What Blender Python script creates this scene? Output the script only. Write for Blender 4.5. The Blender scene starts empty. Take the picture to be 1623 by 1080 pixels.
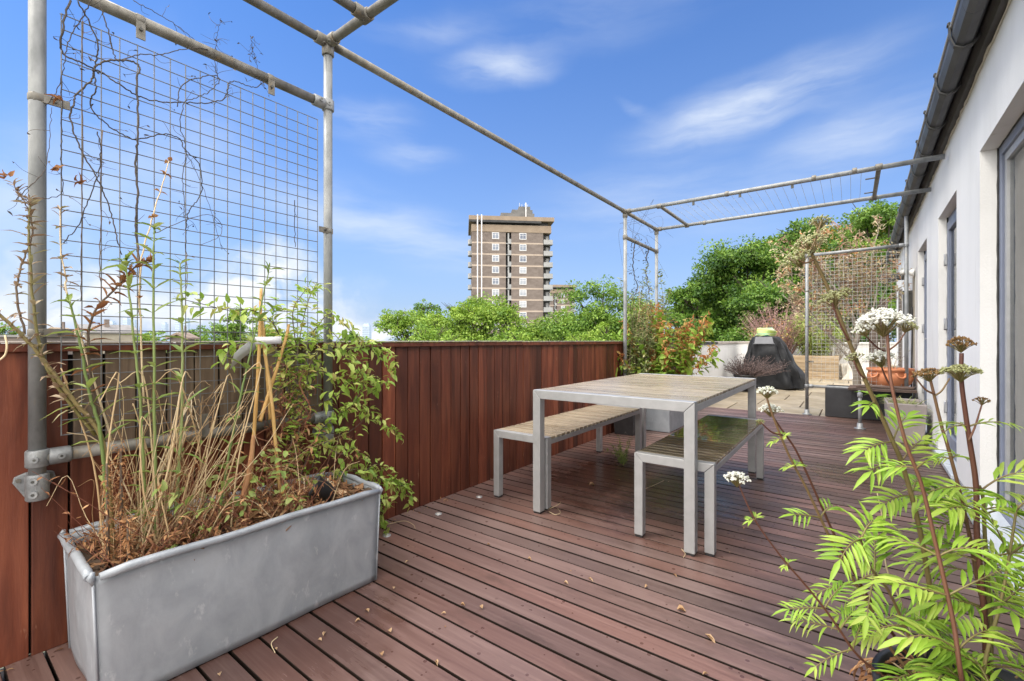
import bpy, bmesh, math, random
import numpy as np
from mathutils import Vector, Matrix
R = math.radians
random.seed(7); rng = np.random.default_rng(7)
scene = bpy.context.scene
col = scene.collection
CAMH = 1.05
FOC = 718.0

# ------------------------------------------------------------------ measuring helpers
def PX(px, py, x=None, y=None, z=None, d=None):
    """a measured image point taken to its real place: on a plane x=, y=, z= or at depth d"""
    u = (px - 811.5) / FOC; v = (540 - py) / FOC
    a, b = -.6 + .8 * u, .8 + .6 * u
    if x is not None: t = x / a
    elif y is not None: t = y / b
    elif z is not None: t = (z - CAMH) / v
    else: t = d
    return Vector((t * a, t * b, CAMH + t * v))

def smooth(pts, n=6):
    pts = [Vector(p) for p in pts]
    if len(pts) < 3: return pts
    P = [pts[0] * 2 - pts[1]] + pts + [pts[-1] * 2 - pts[-2]]
    out = []
    for i in range(1, len(P) - 2):
        p0, p1, p2, p3 = P[i - 1], P[i], P[i + 1], P[i + 2]
        for k in range(n):
            t = k / n
            out.append(.5 * ((2 * p1) + (p2 - p0) * t + (2 * p0 - 5 * p1 + 4 * p2 - p3) * t * t + (3 * p1 - p0 - 3 * p2 + p3) * t ** 3))
    out.append(pts[-1])
    return out

def rv(a=1.0):
    return Vector((random.uniform(-a, a), random.uniform(-a, a), random.uniform(-a, a)))

# ------------------------------------------------------------------ scene helpers
WL = {}
def tag(o, label=None, cat=None, group=None, kind=None):
    if label: o['label'] = label
    if cat: o['category'] = cat
    if group: o['group'] = group
    if kind: o['kind'] = kind
    return o

def thing(name, label, cat, loc=(0, 0, 0), group=None, rz=0, kind=None):
    o = bpy.data.objects.new(name, None); col.objects.link(o)
    o.empty_display_size = .1
    o.location = loc; o.rotation_euler = (0, 0, rz)
    WL[o.name] = Vector(loc)
    return tag(o, label, cat, group, kind)

def wl(o):
    return WL.get(o.name, Vector((0, 0, 0))) if o else Vector((0, 0, 0))

def children(o): return list(o.children)
def copy_tree(o, parent=None):
    c = o.copy(); col.objects.link(c)
    if parent: c.parent = parent
    for ch in children(o): copy_tree(ch, c)
    return c

class MB:
    def __init__(s): s.v = []; s.f = []; s.r = []; s.sm = []
    def face(s, idx, r=.5, sm=False):
        s.f.append(tuple(idx)); s.r.append(r); s.sm.append(sm)
    def add(s, vs, fs, r=.5, sm=False):
        o = len(s.v); s.v.extend([tuple(v) for v in vs])
        for f in fs: s.face([o + i for i in f], r, sm)
    def box(s, a, b, r=.5):
        x0, y0, z0 = [min(p, q) for p, q in zip(a, b)]; x1, y1, z1 = [max(p, q) for p, q in zip(a, b)]
        s.add([(x0, y0, z0), (x1, y0, z0), (x1, y1, z0), (x0, y1, z0), (x0, y0, z1), (x1, y0, z1), (x1, y1, z1), (x0, y1, z1)],
              [(0, 3, 2, 1), (4, 5, 6, 7), (0, 1, 5, 4), (1, 2, 6, 5), (2, 3, 7, 6), (3, 0, 4, 7)], r)
        return s
    def prism(s, poly, axis, a, b, r=.5):
        """2-D polygon extruded along axis 'x','y' or 'z' from a to b"""
        def P(p, h): return {'x': (h, p[0], p[1]), 'y': (p[0], h, p[1]), 'z': (p[0], p[1], h)}[axis]
        n = len(poly)
        vs = [P(p, a) for p in poly] + [P(p, b) for p in poly]
        fs = [(i, (i + 1) % n, n + (i + 1) % n, n + i) for i in range(n)] + [tuple(range(n))[::-1], tuple(range(n, 2 * n))]
        s.add(vs, fs, r); return s
    def obox(s, c, ax, ay, az, r=.5):
        c, ax, ay, az = map(Vector, (c, ax, ay, az))
        vs = [c + ax * i + ay * j + az * k for k in (-1, 1) for (i, j) in ((-1, -1), (1, -1), (1, 1), (-1, 1))]
        s.add(vs, [(0, 3, 2, 1), (4, 5, 6, 7), (0, 1, 5, 4), (1, 2, 6, 5), (2, 3, 7, 6), (3, 0, 4, 7)], r); return s
    def tube(s, pts, rad, n=8, r=.5, caps=True):
        pts = [Vector(p) for p in pts]
        m = len(pts)
        rads = rad if isinstance(rad, (list, tuple)) else [rad] * m
        if len(rads) == 2 and m != 2: rads = [rads[0] + (rads[1] - rads[0]) * i / (m - 1) for i in range(m)]
        o = len(s.v); nrm = None
        for i, p in enumerate(pts):
            t = (pts[min(i + 1, m - 1)] - pts[max(i - 1, 0)])
            if t.length < 1e-9: t = Vector((0, 0, 1))
            t.normalize()
            if nrm is None:
                nrm = t.orthogonal().normalized()
            else:
                nrm = nrm - t * nrm.dot(t)
                nrm = nrm.normalized() if nrm.length > 1e-6 else t.orthogonal().normalized()
            b = t.cross(nrm)
            for k in range(n):
                a = 2 * math.pi * k / n
                s.v.append(tuple(p + (nrm * math.cos(a) + b * math.sin(a)) * rads[i]))
        for i in range(m - 1):
            for k in range(n):
                s.face((o + i * n + k, o + i * n + (k + 1) % n, o + (i + 1) * n + (k + 1) % n, o + (i + 1) * n + k), r, True)
        if caps:
            s.face([o + k for k in range(n)][::-1], r); s.face([o + (m - 1) * n + k for k in range(n)], r)
        return s
    def lathe(s, prof, n=24, c=(0, 0, 0), r=.5, M=None):
        o = len(s.v)
        for (rr, z) in prof:
            for k in range(n):
                a = 2 * math.pi * k / n
                p = Vector((rr * math.cos(a), rr * math.sin(a), z))
                if M: p = M @ p
                s.v.append(tuple(p + Vector(c)))
        for i in range(len(prof) - 1):
            for k in range(n):
                s.face((o + i * n + k, o + i * n + (k + 1) % n, o + (i + 1) * n + (k + 1) % n, o + (i + 1) * n + k), r, True)
        return s
    def leaf(s, p, d, nrm, L, W, r=.5, curl=.15, droop=0.0):
        """six-point leaf, folded along its midrib and bent down towards the tip"""
        p = Vector(p); d = Vector(d).normalized(); nrm = Vector(nrm)
        sd = d.cross(nrm)
        if sd.length < 1e-5: sd = d.orthogonal()
        sd.normalize(); nn = sd.cross(d).normalized()
        m1 = p + d * L * .33 - nn * droop * L * .1; m2 = p + d * L * .68 - nn * droop * L * .38; t = p + d * L - nn * droop * L * .85
        up = nn * W * curl
        vs = [p, m1 + sd * W * .5 + up, m1, m1 - sd * W * .5 + up, m2 + sd * W * .4 + up, m2, m2 - sd * W * .4 + up, t]
        s.add(vs, [(0, 2, 1), (0, 3, 2), (1, 2, 5, 4), (2, 3, 6, 5), (4, 5, 7), (5, 6, 7)], r, True); return s
    def build(s, name, mat, parent=None, bevel=0, local=False, seg=2):
        me = bpy.data.meshes.new(name)
        off = Vector((0, 0, 0)) if local else wl(parent)
        V = np.array(s.v, dtype=np.float64).reshape(-1, 3) - np.array(off)
        me.from_pydata(V.tolist(), [], s.f)
        me.polygons.foreach_set('use_smooth', np.array(s.sm, dtype=bool))
        at = me.attributes.new('rnd', 'FLOAT', 'FACE'); at.data.foreach_set('value', np.array(s.r, dtype=np.float32))
        me.materials.append(mat); me.update()
        o = bpy.data.objects.new(name, me); col.objects.link(o)
        if parent: o.parent = parent; WL[o.name] = wl(parent) if not local else Vector((0, 0, 0))
        if bevel:
            b = o.modifiers.new('edge', 'BEVEL'); b.width = bevel; b.segments = seg; b.limit_method = 'ANGLE'; b.angle_limit = R(40)
        return o

def leafcloud(name, mat, parent, P, D, N, L, W, rnd):
    """many small leaves (numpy): base points, directions, normals"""
    P = np.asarray(P, float) - np.array(wl(parent)); n = len(P)
    D = D / (np.linalg.norm(D, axis=1, keepdims=True) + 1e-9)
    S = np.cross(D, N); S /= (np.linalg.norm(S, axis=1, keepdims=True) + 1e-9)
    N2 = np.cross(S, D)
    L = np.broadcast_to(np.asarray(L, float), (n,))[:, None]; W = np.broadcast_to(np.asarray(W, float), (n,))[:, None]
    V = np.empty((n, 4, 3))
    V[:, 0] = P; V[:, 1] = P + D * L * .45 + S * W * .5 + N2 * W * .18
    V[:, 2] = P + D * L - N2 * L * .12; V[:, 3] = P + D * L * .45 - S * W * .5 + N2 * W * .18
    me = bpy.data.meshes.new(name)
    me.vertices.add(4 * n); me.vertices.foreach_set('co', V.reshape(-1))
    me.loops.add(4 * n); me.loops.foreach_set('vertex_index', np.arange(4 * n, dtype=np.int32))
    me.polygons.add(n); me.polygons.foreach_set('loop_start', np.arange(n, dtype=np.int32) * 4)
    me.polygons.foreach_set('loop_total', np.full(n, 4, dtype=np.int32))
    me.update(calc_edges=True)
    at = me.attributes.new('rnd', 'FLOAT', 'FACE'); at.data.foreach_set('value', np.asarray(rnd, dtype=np.float32))
    me.materials.append(mat); me.validate()
    o = bpy.data.objects.new(name, me); col.objects.link(o)
    if parent: o.parent = parent; WL[o.name] = wl(parent)
    return o

# ------------------------------------------------------------------ materials
class NT:
    def __init__(s, m):
        m.use_nodes = True; s.t = m.node_tree; s.t.nodes.clear()
    def n(s, typ, **kw):
        o = s.t.nodes.new(typ)
        for k, v in kw.items():
            if k.startswith('i_'):
                key = k[2:]; o.inputs[int(key) if key.isdigit() else key].default_value = v
            else: setattr(o, k, v)
        return o
    def l(s, a, b): s.t.links.new(a, b)
    def ramp(s, stops, fac):
        c = s.n('ShaderNodeValToRGB')
        e = c.color_ramp.elements
        while len(e) < len(stops): e.new(.5)
        for i, (p, cc) in enumerate(stops):
            e[i].position = p; e[i].color = (*cc, 1) if len(cc) == 3 else cc
        s.l(fac, c.inputs[0]); return c.outputs[0]
    def math(s, op, a, b=None, clamp=False):
        o = s.n('ShaderNodeMath', operation=op, use_clamp=clamp)
        for i, x in enumerate((a, b)):
            if x is None: continue
            if isinstance(x, (int, float)): o.inputs[i].default_value = x
            else: s.l(x, o.inputs[i])
        return o.outputs[0]
    def mix(s, f, a, b, typ='MIX'):
        o = s.n('ShaderNodeMix', data_type='RGBA', blend_type=typ)
        for i, x in ((0, f), (6, a), (7, b)):
            if isinstance(x, (int, float)): o.inputs[i].default_value = x
            elif isinstance(x, (tuple, list)): o.inputs[i].default_value = (*x, 1)
            else: s.l(x, o.inputs[i])
        return o.outputs[2]
    def maprange(s, v, a, b, c, d, typ='LINEAR'):
        o = s.n('ShaderNodeMapRange', interpolation_type=typ)
        s.l(v, o.inputs[0])
        for i, x in zip((1, 2, 3, 4), (a, b, c, d)): o.inputs[i].default_value = x
        return o.outputs[0]
    def noise(s, vec, scale, detail=4, rough=.55, dist=0.0):
        o = s.n('ShaderNodeTexNoise'); s.l(vec, o.inputs['Vector'])
        o.inputs['Scale'].default_value = scale; o.inputs['Detail'].default_value = detail
        o.inputs['Roughness'].default_value = rough; o.inputs['Distortion'].default_value = dist
        return o.outputs[0]
    def mapping(s, vec, scale=(1, 1, 1), loc=(0, 0, 0), rot=(0, 0, 0), typ='POINT'):
        o = s.n('ShaderNodeMapping', vector_type=typ); s.l(vec, o.inputs[0])
        o.inputs[1].default_value = loc; o.inputs[2].default_value = rot; o.inputs[3].default_value = scale
        return o.outputs[0]
    def bump(s, h, strength, dist=.01):
        o = s.n('ShaderNodeBump'); s.l(h, o.inputs['Height'])
        o.inputs['Strength'].default_value = strength; o.inputs['Distance'].default_value = dist
        return o.outputs[0]

def mat(name, cols, scale=6, detail=5, stretch=(1, 1, 1), rough=(.5, .7), metal=0, bump=0, bscale=60, bdist=.004, rnd=0.0, transl=0.0,
        rndramp=False, spec=.5, dist=0.0, spots=None, coat=0):
    m = bpy.data.materials.new(name); T = NT(m)
    tc = T.n('ShaderNodeTexCoord').outputs['Object']
    mp = T.mapping(tc, stretch)
    nz = T.noise(mp, scale, detail, .6, dist)
    at = T.n('ShaderNodeAttribute', attribute_name='rnd').outputs['Fac']
    k = len(cols)
    stops = [(.3 + .4 * i / max(1, k - 1), c) for i, c in enumerate(cols)]
    if rndramp:
        f = T.math('ADD', T.math('MULTIPLY', T.math('SUBTRACT', nz, .5), .5), at)
        c = T.ramp([(i / max(1, k - 1), cc) for i, cc in enumerate(cols)], f)
    else:
        c = T.ramp(stops, nz)
    if rnd:
        h = T.n('ShaderNodeHueSaturation'); T.l(c, h.inputs['Color'])
        T.l(T.maprange(at, 0, 1, 1 - rnd, 1 + rnd), h.inputs['Value']); c = h.outputs[0]
    if spots:
        sc, thr, colr, st = spots
        n3 = T.noise(T.mapping(tc, st), sc, 6, .65)
        c = T.mix(T.maprange(n3, thr, thr + .12, 0, 1), c, colr)
    b = T.n('ShaderNodeBsdfPrincipled'); T.l(c, b.inputs['Base Color'])
    b.inputs['Metallic'].default_value = metal; b.inputs['Specular IOR Level'].default_value = spec
    b.inputs['Coat Weight'].default_value = coat
    n2 = T.noise(mp, scale * 2.3, 4)
    T.l(T.maprange(n2, .3, .7, rough[0], rough[1]), b.inputs['Roughness'])
    if bump:
        T.l(T.bump(T.noise(T.mapping(tc, stretch), bscale, 5), bump, bdist), b.inputs['Normal'])
    out = T.n('ShaderNodeOutputMaterial')
    if transl:
        tr = T.n('ShaderNodeBsdfTranslucent')
        h2 = T.n('ShaderNodeHueSaturation'); T.l(c, h2.inputs['Color']); h2.inputs['Value'].default_value = 1.3; h2.inputs['Hue'].default_value = .49
        T.l(h2.outputs[0], tr.inputs[0])
        mx = T.n('ShaderNodeMixShader'); mx.inputs[0].default_value = transl
        T.l(b.outputs[0], mx.inputs[1]); T.l(tr.outputs[0], mx.inputs[2]); T.l(mx.outputs[0], out.inputs[0])
    else:
        T.l(b.outputs[0], out.inputs[0])
    return m

def deck_mat():
    m = bpy.data.materials.new('deck_wood'); T = NT(m)
    tc = T.n('ShaderNodeTexCoord').outputs['Object']
    at = T.n('ShaderNodeAttribute', attribute_name='rnd').outputs['Fac']
    # shift grain per board
    cb = T.n('ShaderNodeCombineXYZ'); T.l(T.math('MULTIPLY', at, 37.0), cb.inputs[0]); T.l(T.math('MULTIPLY', at, 11.0), cb.inputs[2])
    va = T.n('ShaderNodeVectorMath', operation='ADD'); T.l(tc, va.inputs[0]); T.l(cb.outputs[0], va.inputs[1])
    grain = T.noise(T.mapping(va.outputs[0], (.9, 24, 20)), 2.2, 7, .62, .8)
    fine = T.noise(T.mapping(va.outputs[0], (5, 160, 100)), 2.0, 4, .6)
    c = T.ramp([(.2, (.118, .055, .042)), (.5, (.170, .085, .066)), (.8, (.232, .128, .102))], grain)
    h = T.n('ShaderNodeHueSaturation'); T.l(c, h.inputs['Color'])
    T.l(T.maprange(at, 0, 1, .78, 1.2), h.inputs['Value'])
    T.l(T.maprange(T.math('FRACT', T.math('MULTIPLY', at, 7.3)), 0, 1, .66, .92), h.inputs['Saturation'])
    c = h.outputs[0]
    # worn patches: paint thinned to greyer, darker timber, mostly on the far and the house side
    wear = T.noise(T.mapping(va.outputs[0], (.9, 3.0, 1)), 1.6, 6, .7)
    sx = T.n('ShaderNodeSeparateXYZ'); T.l(tc, sx.inputs[0])
    side = T.maprange(sx.outputs[0], -1.6, .4, -.17, .17)
    c = T.mix(T.maprange(T.math('ADD', wear, side), .47, .66, 0, .80), c, (.070, .043, .033))
    scuff = T.noise(T.mapping(va.outputs[0], (3, 20, 1)), 5, 8, .8)
    c = T.mix(T.maprange(scuff, .62, .76, 0, .42), c, (.36, .25, .20))
    # rain: large damp areas and separate drops, with the table's shade painted in
    dn = T.noise(tc, 1.05, 5, .62, .5)
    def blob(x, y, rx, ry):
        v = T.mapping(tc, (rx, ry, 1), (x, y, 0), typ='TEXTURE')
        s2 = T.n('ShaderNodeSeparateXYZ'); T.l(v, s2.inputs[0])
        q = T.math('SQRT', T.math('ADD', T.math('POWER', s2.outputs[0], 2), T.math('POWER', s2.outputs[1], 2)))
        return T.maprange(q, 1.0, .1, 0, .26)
    add = T.math('MAXIMUM', blob(-1.2, 3.15, 1.3, 1.25), blob(-1.6, .85, .5, .8))  # first blob: damp, deepened to paint the shade under the table
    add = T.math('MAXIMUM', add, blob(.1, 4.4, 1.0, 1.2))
    dw = T.noise(T.mapping(va.outputs[0], (1.5, 9, 1)), 2.0, 5, .65)
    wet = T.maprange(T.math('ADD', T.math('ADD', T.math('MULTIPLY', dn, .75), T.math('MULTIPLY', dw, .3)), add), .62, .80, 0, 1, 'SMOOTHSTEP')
    vo = T.n('ShaderNodeTexVoronoi'); vo.inputs['Scale'].default_value = 26; T.l(tc, vo.inputs['Vector'])
    sep = T.n('ShaderNodeSeparateColor'); T.l(vo.outputs['Color'], sep.inputs[0])
    rad = T.maprange(sep.outputs[0], .30, 1, 0, .21)
    drop = T.math('MULTIPLY', T.math('LESS_THAN', vo.outputs['Distance'], rad), T.maprange(dn, .30, .50, .55, 1))
    wet_shade = T.math('MAXIMUM', T.math('MULTIPLY', wet, .9), T.math('MULTIPLY', drop, .75))
    c = T.mix(T.math('MULTIPLY', wet_shade, .62), c, T.mix(.55, c, (.03, .012, .008)))
    c = T.mix(wet_shade, c, T.mix(.45, c, (.06, .02, .014)))
    gm = T.n('ShaderNodeNewGeometry'); gz = T.n('ShaderNodeSeparateXYZ'); T.l(gm.outputs['True Normal'], gz.inputs[0])
    edge = T.math('LESS_THAN', gz.outputs[2], .9)     # sawn board sides: grimy wood, darkened to paint the shade in the gaps
    c = T.mix(edge, c, (.022, .015, .012)); wet_shade = T.math('MULTIPLY', wet_shade, T.math('SUBTRACT', 1.0, edge))
    b = T.n('ShaderNodeBsdfPrincipled'); T.l(c, b.inputs['Base Color']); T.l(T.math('SUBTRACT', .5, T.math('MULTIPLY', edge, .42)), b.inputs['Specular IOR Level'])
    rr = T.maprange(grain, .3, .7, .34, .52)
    rmix = T.n('ShaderNodeMix', data_type='FLOAT'); T.l(wet_shade, rmix.inputs[0]); T.l(rr, rmix.inputs[2]); rmix.inputs[3].default_value = .16
    T.l(rmix.outputs[0], b.inputs['Roughness'])
    hh = T.math('ADD', T.math('MULTIPLY', grain, .6), T.math('MULTIPLY', fine, .4))
    T.l(T.bump(hh, .25, .004), b.inputs['Normal'])
    out = T.n('ShaderNodeOutputMaterial'); T.l(b.outputs[0], out.inputs[0])
    return m

def glass_mat(name, tint=(.9, .95, .95), refl=1.0):
    m = bpy.data.materials.new(name); T = NT(m)
    g = T.n('ShaderNodeBsdfGlossy'); g.inputs['Roughness'].default_value = .02
    t = T.n('ShaderNodeBsdfTransparent'); t.inputs[0].default_value = (*tint, 1)
    f = T.n('ShaderNodeFresnel'); f.inputs[0].default_value = 1.5
    mx = T.n('ShaderNodeMixShader'); T.l(T.math('MULTIPLY', f.outputs[0], refl, True), mx.inputs[0])
    T.l(t.outputs[0], mx.inputs[1]); T.l(g.outputs[0], mx.inputs[2])
    o = T.n('ShaderNodeOutputMaterial'); T.l(mx.outputs[0], o.inputs[0]); return m

GALV = mat('galvanised_tube', [(.165, .175, .18), (.245, .255, .26), (.31, .32, .32)], 14, 6, (1, 1, .5), (.45, .65), .25, .1, 90, rnd=.06, spots=(18, .60, (.30, .27, .22), (1, 1, .4)))
GALVOLD = mat('old_tube', [(.12, .112, .095), (.185, .175, .155), (.25, .24, .22)], 22, 6, (1, 1, .6), (.5, .7), .35, .15, 120, spots=(25, .56, (.22, .17, .11), (1, 1, 1)))
FITTING = mat('cast_fitting', [(.20, .21, .22), (.28, .29, .30), (.34, .35, .35)], 30, 5, (1, 1, 1), (.5, .65), .45, .25, 200)
WIRE = mat('mesh_wire', [(.12, .125, .13), (.20, .205, .21)], 12, 3, rough=(.4, .6), metal=.5)
WIREL = mat('bright_wire', [(.46, .47, .45), (.60, .61, .58)], 12, 3, rough=(.4, .6), metal=.4)
BOLT = mat('dark_bolt', [(.05, .05, .05), (.12, .12, .11)], 40, 3, rough=(.4, .6), metal=.6)
ZINC = mat('zinc_trough', [(.27, .295, .325), (.328, .354, .388), (.39, .417, .45)], 9, 10, (1, 1, .7), (.40, .56), .2, .22, 34, .006, dist=.5, spots=(26, .605, (.50, .52, .545), (2.6, 1, .45)))
ALU = mat('brushed_aluminium', [(.375, .38, .385), (.44, .445, .45)], 20, 3, (1, 1, 1), (.36, .5), .35, .03, 200, rnd=.03)
ALUDARK = mat('slat_end', [(.07, .06, .045), (.12, .10, .08)], 20, 3, rough=(.5, .7))
SLAT = mat('grey_brown_slat', [(.29, .235, .165), (.345, .285, .205), (.395, .33, .24)], 1.6, 5, (1, 12, 1), (.14, .42), 0, .03, 60, rnd=.14, dist=.2, spots=(.9, .63, (.20, .155, .10), (1.1, 9, 1)))
SLATWET = mat('wet_slat', [(.12, .095, .055), (.19, .155, .095), (.26, .215, .145)], 2.2, 6, (1, 9, 1), (.05, .18), 0, .015, 60, rnd=.18, dist=.5, coat=.9)
FENCE = mat('stained_fence', [(.060, .015, .008), (.122, .032, .016), (.20, .060, .029)], 2.2, 8, (9, 9, .8), (.34, .55), 0, .14, 26, rnd=.5, dist=.6, spots=(24, .655, (.36, .20, .13), (1, 1, .3)))
FENCEOLD = mat('bare_fence', [(.085, .055, .036), (.145, .10, .066), (.21, .155, .108)], 2.6, 8, (8, 8, .8), (.6, .8), 0, .15, 30, rnd=.28, dist=.7, spots=(6, .58, (.07, .038, .022), (1, 1, 1)))
CAPTOP = mat('weathered_cap', [(.36, .31, .27), (.55, .50, .46)], 9, 6, (4, .6, 1), (.5, .7), 0, .1, 60)
DARK = mat('underside', [(.012, .009, .008), (.025, .02, .018)], 5, 2, rough=(.8, .9))
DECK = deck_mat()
PAVE = mat('sandstone_paving', [(.25, .20, .13), (.345, .285, .195), (.43, .37, .275)], 1.6, 8, (1, 1, 1), (.35, .7), 0, .12, 40, rnd=.12, spots=(1.1, .56, (.24, .205, .15), (1, 1, 1)))
RENDER = mat('white_render', [(.67, .668, .65), (.755, .752, .735), (.80, .797, .78)], 1.3, 6, (1, 1, .5), (.7, .85), 0, .35, 150, .006, spots=(2.6, .61, (.60, .59, .55), (3, 3, .3)))
RENDEROLD = mat('stained_render', [(.66, .66, .655), (.73, .73, .725), (.78, .78, .775)], 1.8, 7, (1, 1, .4), (.7, .85), 0, .25, 90, .006)
PLINTH = mat('grey_plinth', [(.13, .135, .14), (.21, .215, .22)], 4, 5, rough=(.6, .8), bump=.1)
FRAMEGREY = mat('grey_frame', [(.145, .17, .235), (.185, .21, .285)], 4, 3, rough=(.35, .5), spec=.5)
SEAL = mat('black_sealant', [(.02, .02, .02), (.05, .05, .05)], 30, 4, rough=(.5, .8))
SILL = mat('pale_sill', [(.42, .46, .50), (.50, .54, .58)], 5, 4, rough=(.25, .45), spec=.5)
CURTAIN = mat('white_curtain', [(.62, .63, .62), (.72, .73, .72)], 6, 3, (6, 6, .3), (.8, .9))
ROOM = mat('room_wall', [(.35, .34, .32), (.4, .39, .37)], 3, 2, rough=(.8, .9))
GUTTER = mat('grey_gutter', [(.038, .04, .043), (.065, .067, .071), (.11, .113, .118)], 3, 6, (1, .5, 1), (.5, .7), .05, .05, 40)
GUTEDGE = mat('worn_gutter_lip', [(.33, .33, .33), (.45, .45, .45)], 8, 5, (1, .5, 1), (.4, .6), .25)
SOFFIT = mat('dark_soffit', [(.035, .035, .035), (.075, .075, .075)], 5, 6, (1, .5, 1), (.6, .8), 0, .15, 60)
MASTIC = mat('peeling_mastic', [(.45, .42, .36), (.62, .60, .54)], 14, 5, rough=(.7, .9), bump=.4)
GLASS = glass_mat('window_glass', (.88, .92, .91), 1.0)
BLACKPL = mat('black_plastic', [(.018, .018, .02), (.04, .04, .042)], 12, 6, rough=(.35, .6), bump=.15, spots=(26, .64, (.26, .25, .23), (1, 1, 1)))
BLACKTRO = mat('black_trough', [(.018, .018, .021), (.035, .036, .04)], 5, 5, rough=(.4, .6), bump=.06)
COVER = mat('black_cover', [(.011, .012, .014), (.02, .021, .024)], 6, 4, rough=(.5, .68), bump=.5, bscale=7, bdist=.03, spec=.3, dist=1.0)
COVERTOP = mat('grey_cover_panel', [(.12, .125, .14), (.17, .175, .19)], 6, 4, rough=(.4, .55))
TOWEL = mat('striped_cloth', [(.10, .34, .22), (.46, .48, .30), (.32, .42, .06), (.10, .33, .27)], 7, 1, (.3, .3, 6), (.8, .9), 0, .2, 200)
TERRA = mat('terracotta', [(.42, .145, .06), (.56, .21, .095), (.62, .27, .14)], 7, 6, (1, 1, 1), (.6, .8), 0, .12, 60, spots=(6, .66, (.5, .36, .27), (1, 1, 1)))
TAUPE = mat('taupe_planter', [(.27, .235, .22), (.32, .285, .27)], 3, 4, rough=(.5, .7))
SLEEPER = mat('pine_sleeper', [(.24, .17, .10), (.35, .26, .16), (.45, .36, .25)], 3, 7, (.8, 8, 8), (.6, .8), 0, .15, 40, rnd=.12)
SLABM = mat('concrete_slab', [(.38, .35, .29), (.52, .49, .43), (.62, .59, .53)], 5, 7, rough=(.7, .9), bump=.2, rnd=.15)
OLDWOOD = mat('grey_old_wood', [(.05, .036, .028), (.12, .09, .072), (.21, .17, .14)], 4, 8, (8, 8, .9), (.7, .9), 0, .4, 30)
FLAKY = mat('flaking_board', [(.035, .025, .02), (.10, .065, .05), (.17, .12, .10)], 9, 8, (1, 3, 3), (.7, .9), 0, .6, 40)
SOIL = mat('dry_soil', [(.03, .019, .012), (.075, .047, .03), (.12, .08, .05)], 26, 7, rough=(.85, .95), bump=.8, bscale=60, bdist=.01)
LITTER = mat('leaf_litter', [(.10, .045, .022), (.24, .12, .05), (.40, .24, .12), (.58, .42, .26)], 10, 3, rough=(.7, .9), rndramp=True, transl=.15)
CANE = mat('bamboo_cane', [(.40, .22, .06), (.56, .34, .11), (.64, .43, .18)], 8, 5, (3, 3, .6), (.4, .6), 0, .06, 60)
STRAW = mat('dry_straw', [(.22, .12, .05), (.42, .28, .14), (.60, .46, .27), (.68, .56, .38)], 8, 3, rough=(.6, .8), rndramp=True)
REDTWIG = mat('red_twig', [(.13, .045, .025), (.24, .085, .05), (.36, .17, .09)], 8, 3, rough=(.6, .8), rndramp=True)
DRYBROWN = mat('withered_leaf', [(.20, .085, .035), (.36, .175, .07), (.52, .31, .15)], 8, 3, rough=(.7, .9), rndramp=True, transl=.2)
DRYTAN = mat('dry_tan_leaf', [(.16, .10, .06), (.30, .21, .13), (.42, .33, .22), (.30, .30, .14)], 8, 3, rough=(.6, .8), rndramp=True, transl=.2)
GREENSTEM = mat('green_stem', [(.13, .19, .05), (.21, .27, .085), (.29, .34, .13)], 5, 3, rough=(.45, .6), rndramp=True)
BROWNSTEM = mat('brown_vine', [(.075, .05, .032), (.14, .10, .07), (.23, .18, .13)], 20, 5, rough=(.7, .9), rndramp=True, bump=.3, bscale=150)
DARKVINE = mat('dark_vine', [(.03, .027, .026), (.06, .05, .045), (.12, .095, .075)], 20, 5, rough=(.7, .9), rndramp=True)
WEEDLEAF = mat('weed_leaf', [(.09, .155, .03), (.18, .27, .055), (.28, .37, .09), (.38, .43, .15)], 8, 3, rough=(.45, .6), rndramp=True, transl=.3)
HONEYLEAF = mat('honeysuckle_leaf', [(.12, .20, .03), (.24, .39, .055), (.37, .52, .09), (.50, .58, .16), (.50, .38, .14)], 8, 3, rough=(.4, .6), rndramp=True, transl=.3)
LIMELEAF = mat('lime_leaf', [(.13, .26, .022), (.23, .40, .035), (.33, .50, .055), (.46, .56, .11)], 8, 3, rough=(.4, .6), rndramp=True, transl=.24)
REDSTEM = mat('red_stem', [(.10, .035, .025), (.18, .075, .045), (.20, .14, .06)], 7, 4, rough=(.45, .6), rndramp=True)
OLIVESTEM = mat('olive_stem', [(.14, .12, .035), (.20, .17, .055), (.24, .15, .08)], 7, 4, rough=(.45, .6), rndramp=True)
PETAL = mat('white_floret', [(.55, .60, .38), (.74, .74, .64), (.86, .86, .82), (.88, .88, .86)], 9, 2, rough=(.6, .8), rndramp=True, transl=.2)
SEEDGREEN = mat('green_floret', [(.24, .24, .08), (.42, .43, .19), (.60, .60, .38)], 9, 2, rough=(.6, .8), rndramp=True, transl=.2)
SEEDBROWN = mat('rust_floret', [(.13, .065, .02), (.27, .15, .05), (.40, .27, .11)], 9, 2, rough=(.6, .8), rndramp=True, transl=.1)
RUSTLEAF = mat('rust_leaf', [(.16, .30, .03), (.24, .38, .05), (.36, .38, .08), (.48, .26, .09), (.44, .15, .05)], 8, 3, rough=(.5, .7), rndramp=True, transl=.3)
GREYLEAF = mat('grey_green_leaf', [(.12, .16, .05), (.21, .26, .09), (.32, .35, .14), (.42, .36, .20)], 8, 3, rough=(.5, .7), rndramp=True, transl=.25)
PINKTWIG = mat('pink_twig', [(.22, .12, .10), (.36, .22, .19), (.46, .31, .27)], 8, 3, rough=(.6, .8), rndramp=True, transl=.2)
YELLEAF = mat('yellow_green_leaf', [(.20, .30, .06), (.34, .44, .10), (.46, .52, .18)], 8, 3, rough=(.5, .7), rndramp=True, transl=.3)
HEATHER = mat('dead_heather', [(.05, .035, .035), (.13, .09, .085), (.22, .16, .15)], 8, 3, rough=(.7, .9), rndramp=True)
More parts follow.
